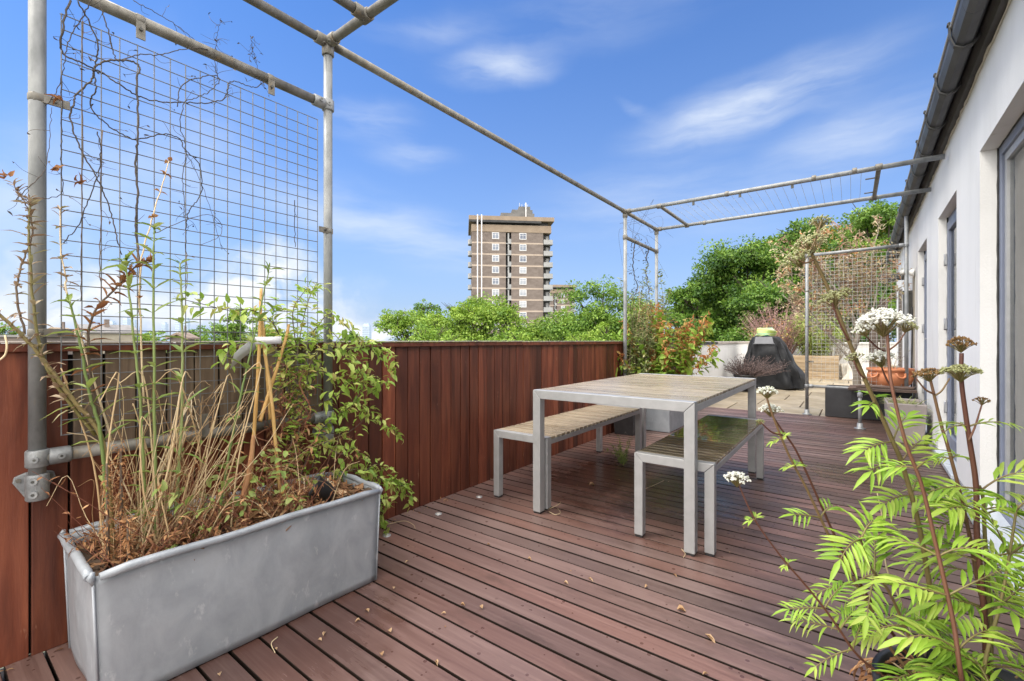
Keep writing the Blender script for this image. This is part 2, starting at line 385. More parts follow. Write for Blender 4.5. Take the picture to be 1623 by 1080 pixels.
DEADLEAF = mat('dead_tree_leaf', [(.30, .17, .11), (.44, .30, .20), (.56, .46, .30), (.52, .50, .28), (.55, .25, .11)], 8, 3, rough=(.6, .8), rndramp=True, transl=.3)
BARKL = mat('pale_bark', [(.16, .13, .10), (.28, .24, .19), (.38, .34, .28)], 10, 6, (1, 1, .4), (.8, .9), 0, .4, 40)
BARK = mat('tree_bark', [(.04, .032, .024), (.09, .07, .052)], 4, 6, (1, 1, .3), (.8, .95), 0, .4, 20)
LEAF_BRIGHT = mat('bright_foliage', [(.062, .135, .010), (.145, .265, .024), (.24, .37, .045), (.34, .46, .085)], .6, 4, rough=(.5, .65), rndramp=True, transl=.3)
LEAF_MID = mat('mid_foliage', [(.042, .105, .011), (.10, .205, .020), (.175, .30, .037), (.26, .39, .065)], .6, 4, rough=(.5, .65), rndramp=True, transl=.28)
LEAF_DEEP = mat('deep_foliage', [(.028, .075, .011), (.072, .165, .019), (.135, .25, .030), (.22, .345, .055)], .6, 4, rough=(.5, .65), rndramp=True, transl=.28)
LEAF_ORANGE = mat('turning_foliage', [(.13, .19, .03), (.30, .26, .06), (.50, .24, .06), (.52, .34, .14)], .9, 4, rough=(.5, .65), rndramp=True, transl=.3)
BRICK = mat('brown_brick', [(.125, .10, .088), (.165, .135, .12), (.205, .17, .152)], .6, 6, (1, 1, 2), (.8, .9), 0, .1, 8, rnd=.06)
TAN = mat('tan_concrete', [(.23, .175, .13), (.29, .228, .172)], .5, 5, rough=(.8, .9))
TANPALE = mat('tan_band', [(.36, .29, .24), (.43, .36, .30)], .5, 5, rough=(.8, .9))
TDARK = mat('dark_void', [(.02, .02, .022), (.05, .05, .052)], .5, 3, rough=(.6, .8))
ROOMGREY = mat('roof_plant_grey', [(.10, .10, .10), (.17, .165, .16)], .7, 4, rough=(.7, .9))
TGREY = mat('balcony_grey', [(.24, .245, .25), (.34, .345, .35)], .7, 4, rough=(.6, .8), rnd=.1)
WHITEP = mat('white_frame', [(.58, .58, .60), (.66, .66, .67)], 1, 2, rough=(.5, .6))
TPANE = mat('tower_pane', [(.13, .15, .20), (.22, .25, .31), (.36, .38, .42)], .5, 2, rough=(.3, .4), rndramp=True, spec=.3)
HAZEGLASS = mat('hazy_glass', [(.36, .46, .60), (.44, .54, .66)], .02, 2, rough=(.3, .4))  # glass towers, with distance haze painted in as pale blue
ROOFTILE = mat('roof_tile', [(.20, .15, .12), (.28, .22, .18)], 1, 5, (1, 1, 4), (.8, .9))
ROOFGREY = mat('grey_roof', [(.17, .165, .165), (.25, .24, .24)], 1, 5, rough=(.8, .9))
STUCCO = mat('cream_stucco', [(.27, .24, .19), (.34, .31, .25)], 1, 4, rough=(.8, .9))
GROUNDM = mat('city_ground', [(.05, .07, .03), (.09, .10, .06), (.13, .125, .11)], .03, 6, rough=(.9, 1))
PAPER = mat('plant_tag', [(.72, .72, .74), (.80, .80, .82)], 8, 2, rough=(.35, .5))
TAGCLEAR = mat('clear_tag', [(.50, .50, .48), (.60, .60, .58)], 10, 3, rough=(.3, .5), transl=.4)
LENS = mat('deck_light_lens', [(.55, .52, .48), (.68, .65, .6)], 30, 2, rough=(.2, .4))
BOXM = mat('dark_wall_box', [(.05, .05, .045), (.09, .09, .08)], 8, 3, rough=(.5, .7))
WHITEPL = mat('white_plastic', [(.66, .66, .64), (.74, .74, .72)], 8, 3, rough=(.4, .6))

# ------------------------------------------------------------------ camera, world, sun
cd = bpy.data.cameras.new('camera'); cam = bpy.data.objects.new('camera', cd); col.objects.link(cam)
cam.location = (0, 0, CAMH); cam.rotation_euler = (R(90), 0, math.atan2(.6, .8))
cd.sensor_width = 36; cd.lens = 36 * FOC / 1623; cd.clip_start = .02; cd.clip_end = 9000
scene.camera = cam

SUN_DIR = Vector((-.42, -.38, 1.02)).normalized()
sl = bpy.data.lights.new('sun', 'SUN'); so = bpy.data.objects.new('sun', sl); col.objects.link(so)
so.rotation_euler = SUN_DIR.to_track_quat('Z', 'Y').to_euler()
sl.energy = 2.5; sl.angle = R(16); sl.color = (1, .95, .87)

w = bpy.data.worlds.new('World'); scene.world = w
T = NT(w)
sky = T.n('ShaderNodeTexSky', sky_type='NISHITA', sun_disc=False)
sky.sun_elevation = math.asin(SUN_DIR.z); sky.sun_rotation = math.atan2(SUN_DIR.x, SUN_DIR.y)
sky.air_density = 1.0; sky.dust_density = .6; sky.ozone_density = 2.0; sky.altitude = 50
gen = T.n('ShaderNodeTexCoord').outputs['Generated']
def dot(v):
    o = T.n('ShaderNodeVectorMath', operation='DOT_PRODUCT'); T.l(gen, o.inputs[0]); o.inputs[1].default_value = v; return o.outputs['Value']
dF, dR, dZ = dot((-.6, .8, 0)), dot((.8, .6, 0)), dot((0, 0, 1))
az = T.math('ARCTAN2', dR, dF); el = T.math('ARCSINE', dZ)
cb = T.n('ShaderNodeCombineXYZ'); T.l(az, cb.inputs[0]); T.l(el, cb.inputs[1])
ae = cb.outputs[0]
wn = T.n('ShaderNodeTexNoise'); T.l(ae, wn.inputs['Vector']); wn.inputs['Scale'].default_value = 9; wn.inputs['Detail'].default_value = 5
wv = T.n('ShaderNodeVectorMath', operation='SUBTRACT'); T.l(wn.outputs['Color'], wv.inputs[0]); wv.inputs[1].default_value = (.5, .5, .5)
def cloud(px, py, wpx, hpx, amt, tilt=0, warp=.035, nsc=(3.2, 17), soft=0.12, thr=.36):
    u = (px - 811.5) / FOC; v = (540 - py) / FOC
    a = math.atan(u); e = math.atan(v * math.cos(a))
    ws = T.n('ShaderNodeVectorMath', operation='SCALE'); T.l(wv.outputs[0], ws.inputs[0]); ws.inputs['Scale'].default_value = warp
    ad = T.n('ShaderNodeVectorMath', operation='ADD'); T.l(ae, ad.inputs[0]); T.l(ws.outputs[0], ad.inputs[1])
    m = T.mapping(ad.outputs[0], (wpx / FOC * math.cos(a) ** 2, hpx / FOC * math.cos(a), 1), (a, e, 0), (0, 0, R(tilt)), 'TEXTURE')
    ln = T.n('ShaderNodeVectorMath', operation='LENGTH'); T.l(m, ln.inputs[0])
    g = T.maprange(ln.outputs['Value'], 1.0, 0.0, 0, 1, 'SMOOTHSTEP')
    rot = T.mapping(ad.outputs[0], (nsc[0], nsc[1], 1), (px, 0, 0), (0, 0, 0))
    nz = T.noise(T.mapping(rot, (1, 1, 1), (0, 0, 0), (0, 0, R(-tilt))), 1.0, 5, .55, 0)
    return T.math('MULTIPLY', T.math('MULTIPLY', g, T.maprange(nz, thr, thr + .3, soft, 1)), amt, True)
cl = None
for a in [(790, 108, 130, 34, .75, 3), (1190, 170, 290, 62, .85, 8), (585, 190, 120, 40, .50, 4), (650, 243, 110, 30, .42, 2),
          (640, 370, 280, 70, .55, -14), (1345, 225, 220, 75, .55, 10), (1060, 320, 330, 90, .34, 0), (690, 50, 160, 25, .28, 6),
          (60, 330, 330, 170, .55, 10, .15, (3, 8), .3), (280, 250, 260, 200, .42, 0, .15, (3, 8), .2), (1020, 180, 60, 14, .3, -30),
          (900, 40, 420, 60, .18, 5), (480, 330, 150, 60, .3, -10)]:
    c = cloud(*a); cl = c if cl is None else T.math('ADD', cl, c, True)
cum = None
for a in [(430, 462, 190, 95, 1.5, 0, .22, (11, 15), .05, .34), (330, 478, 120, 45, 1.2, 0, .2, (11, 15), .1, .34), (90, 480, 240, 70, 1.2, 0, .2, (8, 14), .2, .34), (575, 518, 110, 48, 1.5, 0, .16, (12, 16), .2, .30),
          (640, 520, 70, 28, 1.2, 0, .16, (12, 16), .2, .30), (230, 500, 300, 40, .9, 0, .2, (8, 14), .4, .34)]:
    c = cloud(*a); cum = c if cum is None else T.math('ADD', cum, c, True)
# the sky: Nishita, its deep blue lifted a little by thin high haze that thickens to the horizon
hs = T.n('ShaderNodeHueSaturation'); T.l(T.mix(1.0, sky.outputs[0], (.60, 1.42, 2.5), 'MULTIPLY'), hs.inputs['Color']); hs.inputs['Saturation'].default_value = 1.0; hs.inputs['Value'].default_value = 1.0
hz = T.math('MULTIPLY', T.math('POWER', 2.71828, T.math('MULTIPLY', el, -1 / .28)), 1.12, True)
base = T.mix(hz, hs.outputs[0], (6.3, 8.2, 11.3))
base = T.mix(cl, base, (10.6, 11.6, 13.0))
base = T.mix(cum, base, (12.2, 12.7, 13.4))
# unseen bright cloud, added overhead and behind the camera as fill light
bk = T.maprange(T.math('ADD', dF, T.math('MULTIPLY', T.math('SUBTRACT', T.noise(gen, 1.6, 5), .5), -.3)), .44, -.06, 0, 1, 'SMOOTHSTEP')
ov = T.maprange(T.math('ADD', dZ, T.math('MULTIPLY', T.noise(gen, 2.0, 5), .2)), 1.5, 1.8, 0, 1, 'SMOOTHSTEP')
base = T.mix(T.math('MAXIMUM', bk, ov), base, (47, 45, 42.4))
bg = T.n('ShaderNodeBackground'); T.l(base, bg.inputs[0]); bg.inputs[1].default_value = .075
ow = T.n('ShaderNodeOutputWorld'); T.l(bg.outputs[0], ow.inputs[0])
vs = scene.view_settings
scene.display_settings.display_device = 'sRGB'
vs.view_transform = 'Standard'; vs.look = 'None'; vs.gamma = 1; vs.exposure = .13; vs.use_curve_mapping = False


# ------------------------------------------------------------------ SETTING: ground, deck, paving
g = MB(); N = 24; S = 4500
for i in range(N):
    for j in range(N):
        x0, x1 = -S + 2 * S * i / N, -S + 2 * S * (i + 1) / N; y0, y1 = -S + 2 * S * j / N, -S + 2 * S * (j + 1) / N
        g.add([(x0, y0, -15), (x1, y0, -15), (x1, y1, -15), (x0, y1, -15)], [(0, 1, 2, 3)])
tag(g.build('ground', GROUNDM), kind='structure')

DP = .094
d = MB(); y = -1.6
while y < 7.60:
    xs = [-2.20, .78]
    if random.random() < .07: xs = [-2.20, random.uniform(-1.4, .3), .78]
    gap = random.choice([.007, .0078, .0086, .0105])
    for a, b in zip(xs[:-1], xs[1:]):
        wd = DP - gap; z = random.uniform(-.0012, .0012); r = random.random(); e = .0014
        prof = [(y, z - .042), (y + wd, z - .042), (y + wd, z - e), (y + wd - e, z), (y + e, z), (y, z - e)]
        d.prism(prof, 'x', a + .0015, b - .0015, r)
    y += DP
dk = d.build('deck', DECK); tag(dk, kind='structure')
u_ = MB(); u_.box((-2.3, -1.7, -.12), (.85, 7.62, -.06)); u_.build('underlay', DARK, dk, local=True)

p = MB(); ys = 7.625; k = 0
while ys < 16.6:
    xs = -2.16 - (k % 2) * .30
    while xs < 2.0:
        a, b = max(xs, -2.16), min(xs + .592, 2.0)
        if b - a > .05: p.box((a + .004, ys + .004, -.05), (b - .004, ys + .896, -.012 + random.uniform(-.002, .002)), random.random())
        xs += .6
    ys += .9; k += 1
pv = p.build('paving', PAVE, bevel=.004); tag(pv, kind='structure')
q = MB(); q.box((-2.2, 7.62, -.12), (2.2, 16.8, -.03)); q.build('paving_bed', SOIL, pv, local=True)

# ------------------------------------------------------------------ timber fence
fe = thing('timber_fence', 'dark red stained timber fence of upright boards along the deck', 'fence', (-2.18, 3, 0))
bd, old = MB(), MB(); y = -1.54
while y < 8.04:
    wd = DP - random.choice([.004, .005, .006, .008]); dx = random.uniform(-.002, .002); r = random.random()
    if .26 < y < 1.28:
        hb = .655 + random.uniform(-.02, .03); rr = random.random()
        bd.box((-2.200, y, .0), (-2.18 + dx, y + wd, hb), r)
        old.box((-2.200, y + (0.008 if random.random() < .3 else 0), hb + .003), (-2.183 + dx, y + wd, 1.012), rr)
    else:
        bd.box((-2.200, y, .0), (-2.18 + dx, y + wd, 1.012), r)
    y += DP
bd.build('boards', FENCE, fe, bevel=.0025)
old.build('weathered_boards', FENCEOLD, fe, bevel=.0025)['label'] = 'bare grey boards behind the trellis'
bk_ = MB(); bk_.box((-2.26, -1.54, 0), (-2.204, 8.04, 1.0)); bk_.build('backing', DARK, fe)
c = MB(); c.box((-2.26, -1.54, 1.012), (-2.158, 3.02, 1.040), .4); c.box((-2.262, 3.024, 1.010), (-2.156, 8.05, 1.038), .6)
c.build('cap_rail', FENCE, fe, bevel=.003)
c = MB(); c.box((-2.27, -1.54, 1.0425), (-2.152, 3.02, 1.0475)); c.box((-2.27, 3.024, 1.0405), (-2.152, 8.05, 1.0455)); c.build('cap_sheet', CAPTOP, fe, bevel=.0015)

# small round lights sunk in the deck along the fence
def deck_light(x, y):
    t = thing('deck_light', 'small round pale light sunk into the deck beside the fence', 'deck light', (x, y, 0), 'round lights along the fence side of the deck')
    MB().lathe([(.010, .0035), (.015, .0045), (.021, .004), (.022, .001)], 20, (x, y, 0)).build('rim', ALU, t)
    MB().lathe([(.0001, .005), (.008, .0045), (.0115, .0032)], 16, (x, y, 0)).build('lens', LENS, t)
for (x, y, lab) in ((-2.0, 1.545, 'small round pale deck light nearest the end of the metal trough'), (-2.0, 1.925, 'small round deck light midway between trough and bench'), (-2.0, 2.300, 'small round deck light beside the near leg of the bench by the fence')):
    deck_light(x, y)
    [o for o in col.objects if o.name.startswith('deck_light') and o.type == 'EMPTY'][-1]['label'] = lab

# ------------------------------------------------------------------ pergola of scaffold tube
XP = -2.115; YA, YB, YC, YD = .252, 1.272, 5.02, 6.08; ZT, ZL, ZB = 2.552, 2.235, .668; RT = .0212
pg = thing('pipe_pergola', 'galvanised scaffold tube pergola with wire trellis over the deck', 'pergola', (XP, YB, 0))
def tube(name, a, b, m=GALV, r=RT, parent=pg):
    return MB().tube([a, b], r, 20, random.random()).build(name, m, parent)
def collar(c, ax, ln=.052, rr=.0285, m=FITTING, parent=pg, screw=None):
    b = MB(); ax = Vector(ax).normalized(); c = Vector(c)
    b.tube([c - ax * ln / 2, c - ax * (ln / 2 - .004), c + ax * (ln / 2 - .004), c + ax * ln / 2], [rr - .003, rr, rr, rr - .003], 20)
    f = b.build('fitting', m, parent)
    if screw:
        s = Vector(screw).normalized()
        h = MB(); h.tube([c + s * (rr - .004), c + s * (rr + .006)], .0095, 14); h.build('screw_boss', m, f)
        h = MB(); h.tube([c + s * (rr + .0055), c + s * (rr + .0068)], .0042, 6); h.build('screw_socket', BOLT, f)
    return f
tube('post', (XP, YA, .54), (XP, YA, 2.9)); tube('post', (XP, YB, .54), (XP, YB, ZT))
tube('post', (XP, YC, .03), (XP, YC, ZT)); tube('post', (XP, YD, .03), (XP, YD, ZT))
tube('rail', (XP, YA - 1.5, ZT), (XP, YB - .02, ZT), GALVOLD); tube('rail', (XP, YB + .02, ZT), (XP, YC, ZT), GALVOLD); tube('rail', (XP, YC + .02, ZT), (XP, YD, ZT), GALVOLD)
tube('rail', (XP, YA, ZL), (XP, YB, ZL), GALVOLD); tube('rail', (XP, YA, ZB), (XP, YB, ZB), GALVOLD)
tube('rail', (XP, YC, ZL + .02), (XP, YD, ZL + .02), GALVOLD)
tube('rail', (XP + .02, YB, ZT), (.56, YB, ZT), GALVOLD); tube('rail', (-1.80, YB - .02, ZT), (-1.80, -1.2, ZT), GALVOLD)
tube('rail', (XP + .02, YC, ZT), (.60, YC, ZT - .015)); tube('rail', (XP + .02, YD, ZT), (.63, YD, ZT - .005))
tube('crossbar', (-1.715, YC, ZT), (-1.715, YD, ZT), GALVOLD, .018); tube('crossbar', (.187, YC, ZT - .012), (.187, YD, ZT - .004), GALVOLD, .018)
vis = Vector((.8, -.6, 0))
for (yy, zz) in ((YA, ZL), (YB, ZL), (YA, ZB), (YB, ZB)):
    collar((XP, yy, zz), (0, 0, 1), .056, .029, screw=(.9, -.3, 0))
    s = 1 if yy == YA else -1
    collar((XP, yy + s * .052, zz), (0, 1, 0), .055, .0275, screw=(1, 0, .05))
for (yy, zz) in ((YB, ZT), (YC, ZT), (YD, ZT)):
    collar((XP, yy, zz - .04), (0, 0, 1), .055, .029, GALVOLD)
    collar((XP, yy - .03, zz), (0, 1, 0), .075, .0285, GALVOLD, screw=(.6, 0, -.8))
    collar((XP + .045, yy, zz), (1, 0, 0), .05, .0285, GALVOLD, screw=(.1, -.7, -.7))
collar((XP, YC + .05, ZT), (0, 1, 0), .05, .0285, GALVOLD)
for yy in (YC, YD): collar((XP, yy, ZL + .02), (0, 0, 1), .05, .028, GALVOLD)
collar((-1.80, YB, ZT), (1, 0, 0), .06, .0285, GALVOLD, screw=(0, -.5, -.8)); collar((-1.80, YB - .04, ZT), (0, 1, 0), .05, .0285, GALVOLD)
for xx in (-1.715, .187):
    for yy in (YC, YD): collar((xx, yy, ZT - .006), (1, 0, 0), .05, .0275, GALVOLD)
for xx in (-1.02, -.28, .02, -1.5):
    collar((xx, YC if xx > -1.2 else YD, ZT - .004), (1, 0, 0), .035, .0275, GALVOLD)
# palm flanges that bolt the two near posts to the fence
for yy, zz in ((YA, .578), (YB, .578)):
    f = MB(); f.prism([(yy - .05, zz + .01), (yy - .046, zz + .028), (yy - .02, zz + .038), (yy + .02, zz + .038), (yy + .046, zz + .028), (yy + .05, zz + .01), (yy + .018, zz - .052), (yy - .018, zz - .052)], 'x', -2.178, -2.168)
    fl = f.build('wall_flange', FITTING, pg, bevel=.003)
    b = MB(); b.tube([(XP, yy, zz - .045), (XP, yy, zz - .04), (XP, yy, zz + .034), (XP, yy, zz + .04)], [.025, .0285, .0285, .026], 20); b.box((-2.17, yy - .022, zz - .040), (XP, yy + .022, zz + .033)); b.build('socket', FITTING, fl, bevel=.002)
    for dz in (-.021, .021):
        b = MB(); s = Vector((.85, -.4, 0)).normalized(); c0 = Vector((XP, yy, zz + dz))
        b.tube([c0 + s * .025, c0 + s * .0335], .0115, 16); b.build('screw_boss', FITTING, fl)
        b = MB(); b.tube([c0 + s * .033, c0 + s * .0345], .0048, 6); b.build('screw_socket', BOLT, fl)
    for dy in (-.037, .037):
        b = MB(); b.tube([(-2.170, yy + dy, zz + .016), (-2.162, yy + dy, zz + .016)], .007, 6); b.build('bolt', GALVOLD, fl)
for yy in (YC, YD):
    b = MB(); b.lathe([(.0, .0), (.06, .0), (.06, .008), (.032, .012), (.030, .07), (.022, .075)], 18, (XP, yy, .001)); b.build('foot_flange', FITTING, pg)

def mesh_panel(name, parent, origin, ua, va, lu, lv, pu, pv, rad, m, only_u=False):
    b = MB(); o, ua, va = Vector(origin), Vector(ua), Vector(va)
    n = ua.cross(va).normalized() * rad * 1.2
    k = 0
    while k * pu <= lu + 1e-4:
        a = o + ua * k * pu + n; b.tube([a, a + va * lv * .5 + n * random.uniform(-.6, .6), a + va * lv], rad, 5, random.random(), False); k += 1
    if not only_u:
        k = 0
        while k * pv <= lv + 1e-4:
            a = o + va * k * pv - n; b.tube([a, a + ua * lu], rad, 5, random.random(), False); k += 1
    return b.build(name, m, parent)
mp_ = mesh_panel('wire_mesh', pg, (-2.098, .305, .735), (0, 1, 0), (0, 0, 1), .90, 1.40, .05, .05, .0019, WIRE)
mesh_panel('overhead_wires', pg, (-1.68, YC + .03, ZT - .005), (1, 0, 0), (0, 1, 0), 1.82, YD - YC - .06, .076, .1, .0016, WIREL, True)
for (yy, zz, dy, dz) in ((.31, 1.835, .04, .008), (1.225, 1.60, -.04, .008), (.32, 1.075, .04, .008)):
    b = MB(); pole = YA if yy < .8 else YB
    b.box((XP + .014, min(pole, yy) - .012, zz - .014), (XP + .020, max(pole, yy) + .016, zz + .014)); cl_ = b.build('mesh_clip', GALVOLD, pg, bevel=.001)
    collar((XP, pole, zz), (0, 0, 1), .026, .0235, GALVOLD)
    b = MB(); b.tube([(XP + .019, yy - (.02 if yy < .8 else -.02), zz), (XP + .028, yy - (.02 if yy < .8 else -.02), zz)], .006, 6); b.build('bolt', BOLT, cl_)
for yy in (.515, .985):
    b = MB(); b.box((XP + .016, yy - .014, ZL - .075), (XP + .021, yy + .014, ZL + .012)); cl_ = b.build('mesh_clip', GALVOLD, pg, bevel=.001)
    collar((XP, yy, ZL), (0, 1, 0), .028, .0235, GALVOLD)
    b = MB(); b.tube([(XP + .02, yy, ZL - .04), (XP + .028, yy, ZL - .04)], .006, 6); b.build('bolt', BOLT, cl_)
b = MB(); b.box((XP + .016, .705, ZB - .01), (XP + .021, .735, ZB + .085)); b.build('mesh_clip', GALVOLD, pg, bevel=.001)
for xx, yy in ((-1.35, YC), (-.9, YC), (-.45, YC)):
    b = MB(); b.box((xx - .012, yy - .002, ZT - .062), (xx + .012, yy + .004, ZT - .01)); b.build('mesh_clip', BOLT, pg, bevel=.001)
for yy in (5.3, 5.8):
    b = MB(); b.box((.10, yy - .01, ZT - .02), (.17, yy + .01, ZT - .012)); b.build('mesh_clip', BOLT, pg, bevel=.001)

# ------------------------------------------------------------------ far wire screen across the path
YE = 7.67
se = thing('wire_screen', 'far tube frame filled with pale wire mesh between black trough and white wall', 'screen', (-.51, YE, 0))
tube('post', (-.51, YE, .0), (-.51, YE, 2.27), parent=se); tube('post', (.560, YE, .0), (.560, YE, 2.64), parent=se)
tube('rail', (-.51, YE, 2.255), (.56, YE, 2.275), GALV, parent=se); tube('rail', (-.51, YE, .405), (.56, YE, .405), GALV, .019, parent=se)
tube('post', (.078, 6.79, .0), (.078, 6.79, .405), GALV, .019, parent=se); tube('rail', (.078, 6.79, .405), (.078, YE, .405), GALV, .019, parent=se)
for cpt, ax in (((-.51, YE, 2.255), (0, 0, 1)), ((.56, YE, 2.275), (0, 0, 1)), ((-.51, YE, .405), (0, 0, 1)), ((-.46, YE, .405), (1, 0, 0)), ((-.46, YE, 2.256), (1, 0, 0)), ((.078, 6.79, .40), (0, 0, 1)), ((.51, YE, 2.274), (1, 0, 0))):
    collar(cpt, ax, .05, .0275, FITTING, se)
for (xx, yy) in ((-.51, YE), (.078, 6.79)):
    b = MB(); b.lathe([(.0, .0), (.058, .0), (.058, .007), (.031, .011), (.029, .065), (.021, .07)], 20, (xx, yy, .001)); b.build('foot_flange', FITTING, se)
mesh_panel('wire_mesh', se, (-.44, YE, .46), (1, 0, 0), (0, 0, 1), .95, 1.75, .05, .05, .0017, WIREL)
for zz in (.75, 1.25, 1.75):
    b = MB(); b.box((-.51, YE + .012, zz - .012), (-.43, YE + .018, zz + .012)); b.build('mesh_clip', GALVOLD, se); collar((-.51, YE, zz), (0, 0, 1), .024, .0235, GALVOLD, se)
for zz in (1.9, 1.35):
    b = MB(); b.box((.44, YE - .018, zz - .01), (.56, YE - .012, zz + .01)); b.build('mesh_clip', GALVOLD, se)

# ------------------------------------------------------------------ table and benches
def mitred_end(parent, x0, x1, yo, s, zt, wleg, dleg):
    """an end frame: two legs and a top rail, mitred at the corners; yo = outer face, s = +1/-1 towards the middle"""
    ya, yb = yo, yo + s * dleg
    gp = .0006
    for sx, xo in ((1, x0), (-1, x1)):
        poly = [(xo, .012), (xo + sx * wleg, .012), (xo + sx * wleg, zt - wleg - gp), (xo, zt - gp * 2)]
        lg = MB().prism(poly, 'y', ya, yb, random.random()).build('leg', ALU, parent, bevel=.0022)
        ft = MB(); ft.box((xo + sx * .004, ya + s * .004, 0), (xo + sx * (wleg - .004), yb - s * .004, .0115)); ft.build('foot_pad', BLACKPL, lg)
    poly = [(x0 + gp * 2, zt), (x1 - gp * 2, zt), (x1 - wleg - gp, zt - wleg + gp), (x0 + wleg + gp, zt - wleg + gp)]
    MB().prism(poly, 'y', ya, yb, random.random()).build('end_rail', ALU, parent, bevel=.0022)

def slatted(name, label, cat, x0, x1, y0, y1, zt, wleg, pitch, gap, smat, group=None):
    t = thing(name, label, cat, ((x0 + x1) / 2, (y0 + y1) / 2, 0), group)
    mitred_end(t, x0, x1, y0, 1, zt, wleg, wleg); mitred_end(t, x0, x1, y1, -1, zt, wleg, wleg)
    for xo, s in ((x0, 1), (x1, -1)):
        b = MB(); b.box((xo + s * .002, y0 + wleg + .001, zt - wleg), (xo + s * (wleg * .62), y1 - wleg - .001, zt - .017)); b.build('side_rail', ALU, t, bevel=.002)
    b = MB(); n = max(1, round((y1 - y0 - 2 * wleg * .45) / pitch)); ya = y0 + wleg * .98; L = (y1 - y0 - 2 * wleg * .98) / n
    for k in range(n):
        b.box((x0 + .003, ya + k * L + gap / 2, zt - .0155), (x1 - .003, ya + (k + 1) * L - gap / 2, zt - .001 + random.uniform(-.0006, .0006)), random.random())
    b.build('slatted_top', smat, t, bevel=.0015)
    for k in (.33, .66):
        yy = y0 + (y1 - y0) * k
        b = MB(); b.box((x0 + wleg * .63, yy - .012, zt - .05), (x1 - wleg * .63, yy + .012, zt - .0165)); b.build('brace', ALU, t)
    return t
slatted('outdoor_table', 'long aluminium outdoor table with grey brown slatted top on the deck', 'table', -1.555, -.608, 2.285, 4.05, .75, .052, .112, .0035, SLAT)
slatted('bench', 'aluminium slatted bench with dry top between table and fence', 'bench', -1.925, -1.498, 2.36, 3.93, .45, .046, .064, .013, SLAT)
slatted('bench', 'aluminium slatted bench with wet shiny top on the house side of the table', 'bench', -.935, -.532, 2.34, 3.90, .45, .046, .064, .019, SLATWET)

# ------------------------------------------------------------------ the white house along the right side (own frame: X out of the wall is -x, Y along it)
ho = thing('white_house', 'white rendered penthouse wall with recessed glass doors and grey gutter', 'house', (.6, 3.14, 0), rz=-.0146)
OPEN = [(-3.2, .69, 2.175), (1.53, 2.55, 2.17), (3.49, 4.47, 2.165)]
Y0, Y1, ZW = -3.6, 8.9, 2.69
wb = MB(); RX = .26
cuts = [Y0] + [v for o in OPEN for v in o[:2]] + [Y1]
for a, b in ((Y0, OPEN[0][0]), (OPEN[0][1], OPEN[1][0]), (OPEN[1][1], OPEN[2][0]), (OPEN[2][1], Y1)):
    wb.box((0, a, .05), (RX, b, ZW))
for a, b, h in OPEN: wb.box((0, a, h), (RX, b, ZW))
wall = wb.build('wall', RENDER, ho, local=True)
for a, b in ((Y0, OPEN[0][0]), (OPEN[0][1] + .0, OPEN[1][0]), (OPEN[1][1], OPEN[2][0]), (OPEN[2][1], Y1)):
    pb = MB(); pb.box((-.008, a - .004, -.02), (RX - .02, b + .004, .048)); pb.box((-.03, a - .004, -.02), (-.0085, b + .004, .022)); pb.build('plinth', PLINTH, ho, local=True)
# rooms behind the openings
rm = MB()
rm.box((3.2, Y0, 0), (3.3, Y1, 2.9)); rm.box((RX, Y0, 2.45), (3.2, Y1, 2.55)); rm.box((RX, Y0 - .1, 0), (3.2, Y0, 2.6)); rm.box((RX, Y1, 0), (3.2, Y1 + .1, 2.6)); rm.box((RX, Y0, -.1), (3.2, Y1, -.02))
rm.box((RX, 1.1, 0), (3.2, 1.2, 2.45)); rm.box((RX, 3.0, 0), (3.2, 3.1, 2.45))
rm.build('room', ROOM, ho, local=True)
rf = MB(); rf.prism([(-.10, 2.83), (3.4, 3.5), (3.4, 3.58), (-.10, 2.90)], 'y', Y0, Y1); rf.build('roof', ROOFGREY, ho, local=True)
def frame(a, b, h, x, wf, name='window_frame', div=(), parent=ho, dep=.06, bot=.03):
    m = MB(); m.box((x, a, bot), (x + dep, a + wf, h)); m.box((x, b - wf, bot), (x + dep, b, h)); m.box((x, a + wf, h - wf), (x + dep, b - wf, h)); m.box((x, a + wf, bot), (x + dep, b - wf, bot + wf))
    for dv in div: m.box((x + .004, dv - wf / 2, bot + wf), (x + dep - .004, dv + wf / 2, h - wf))
    return m.build(name, FRAMEGREY, parent, bevel=.003, local=True)
# big sliding window
a, b, h = OPEN[0]
f = frame(a, b, h - .004, .078, .055, 'window_frame', (-1.3,))
s2 = MB(); s2.box((.091, .585, .085), (.123, .628, h - .06)); s2.box((.091, -1.26, .085), (.123, -1.21, h - .06)); s2.box((.091, -1.21, h - .105), (.123, .585, h - .06)); s2.box((.091, -1.21, .085), (.123, .585, .14)); s2.build('sash', ALU, f, local=True)
gl = MB(); gl.box((.105, -1.21, .14), (.111, .585, h - .105)); gl.box((.105, a + .05, .09), (.111, -1.33, h - .06)); gl.build('pane', GLASS, f, local=True)
st = MB(); st.box((-.055, a, .012), (.076, b - .004, .05)); st.prism([(-.06, .012), (-.06, .035), (.0, .052), (.077, .055), (.077, .0505), (-.05, .0505)], 'y', a, b - .006); st.build('sill', SILL, f, local=True)
se_ = MB(); pts = [(.1045, b - .003, z) for z in np.linspace(.06, h, 40)]
se_.tube([(.076 - random.random() * .004, b - .006 + random.uniform(-.004, .002), p[2]) for p in pts], .0055, 6); se_.tube([(.076, y_, h - .004 + random.uniform(-.003, .002)) for y_ in np.linspace(b, a, 60)], .0045, 6); se_.build('sealant', SEAL, f, local=True)
cu = MB(); nn = 220; row = []
ys_ = np.linspace(a + .05, b - .02, nn)
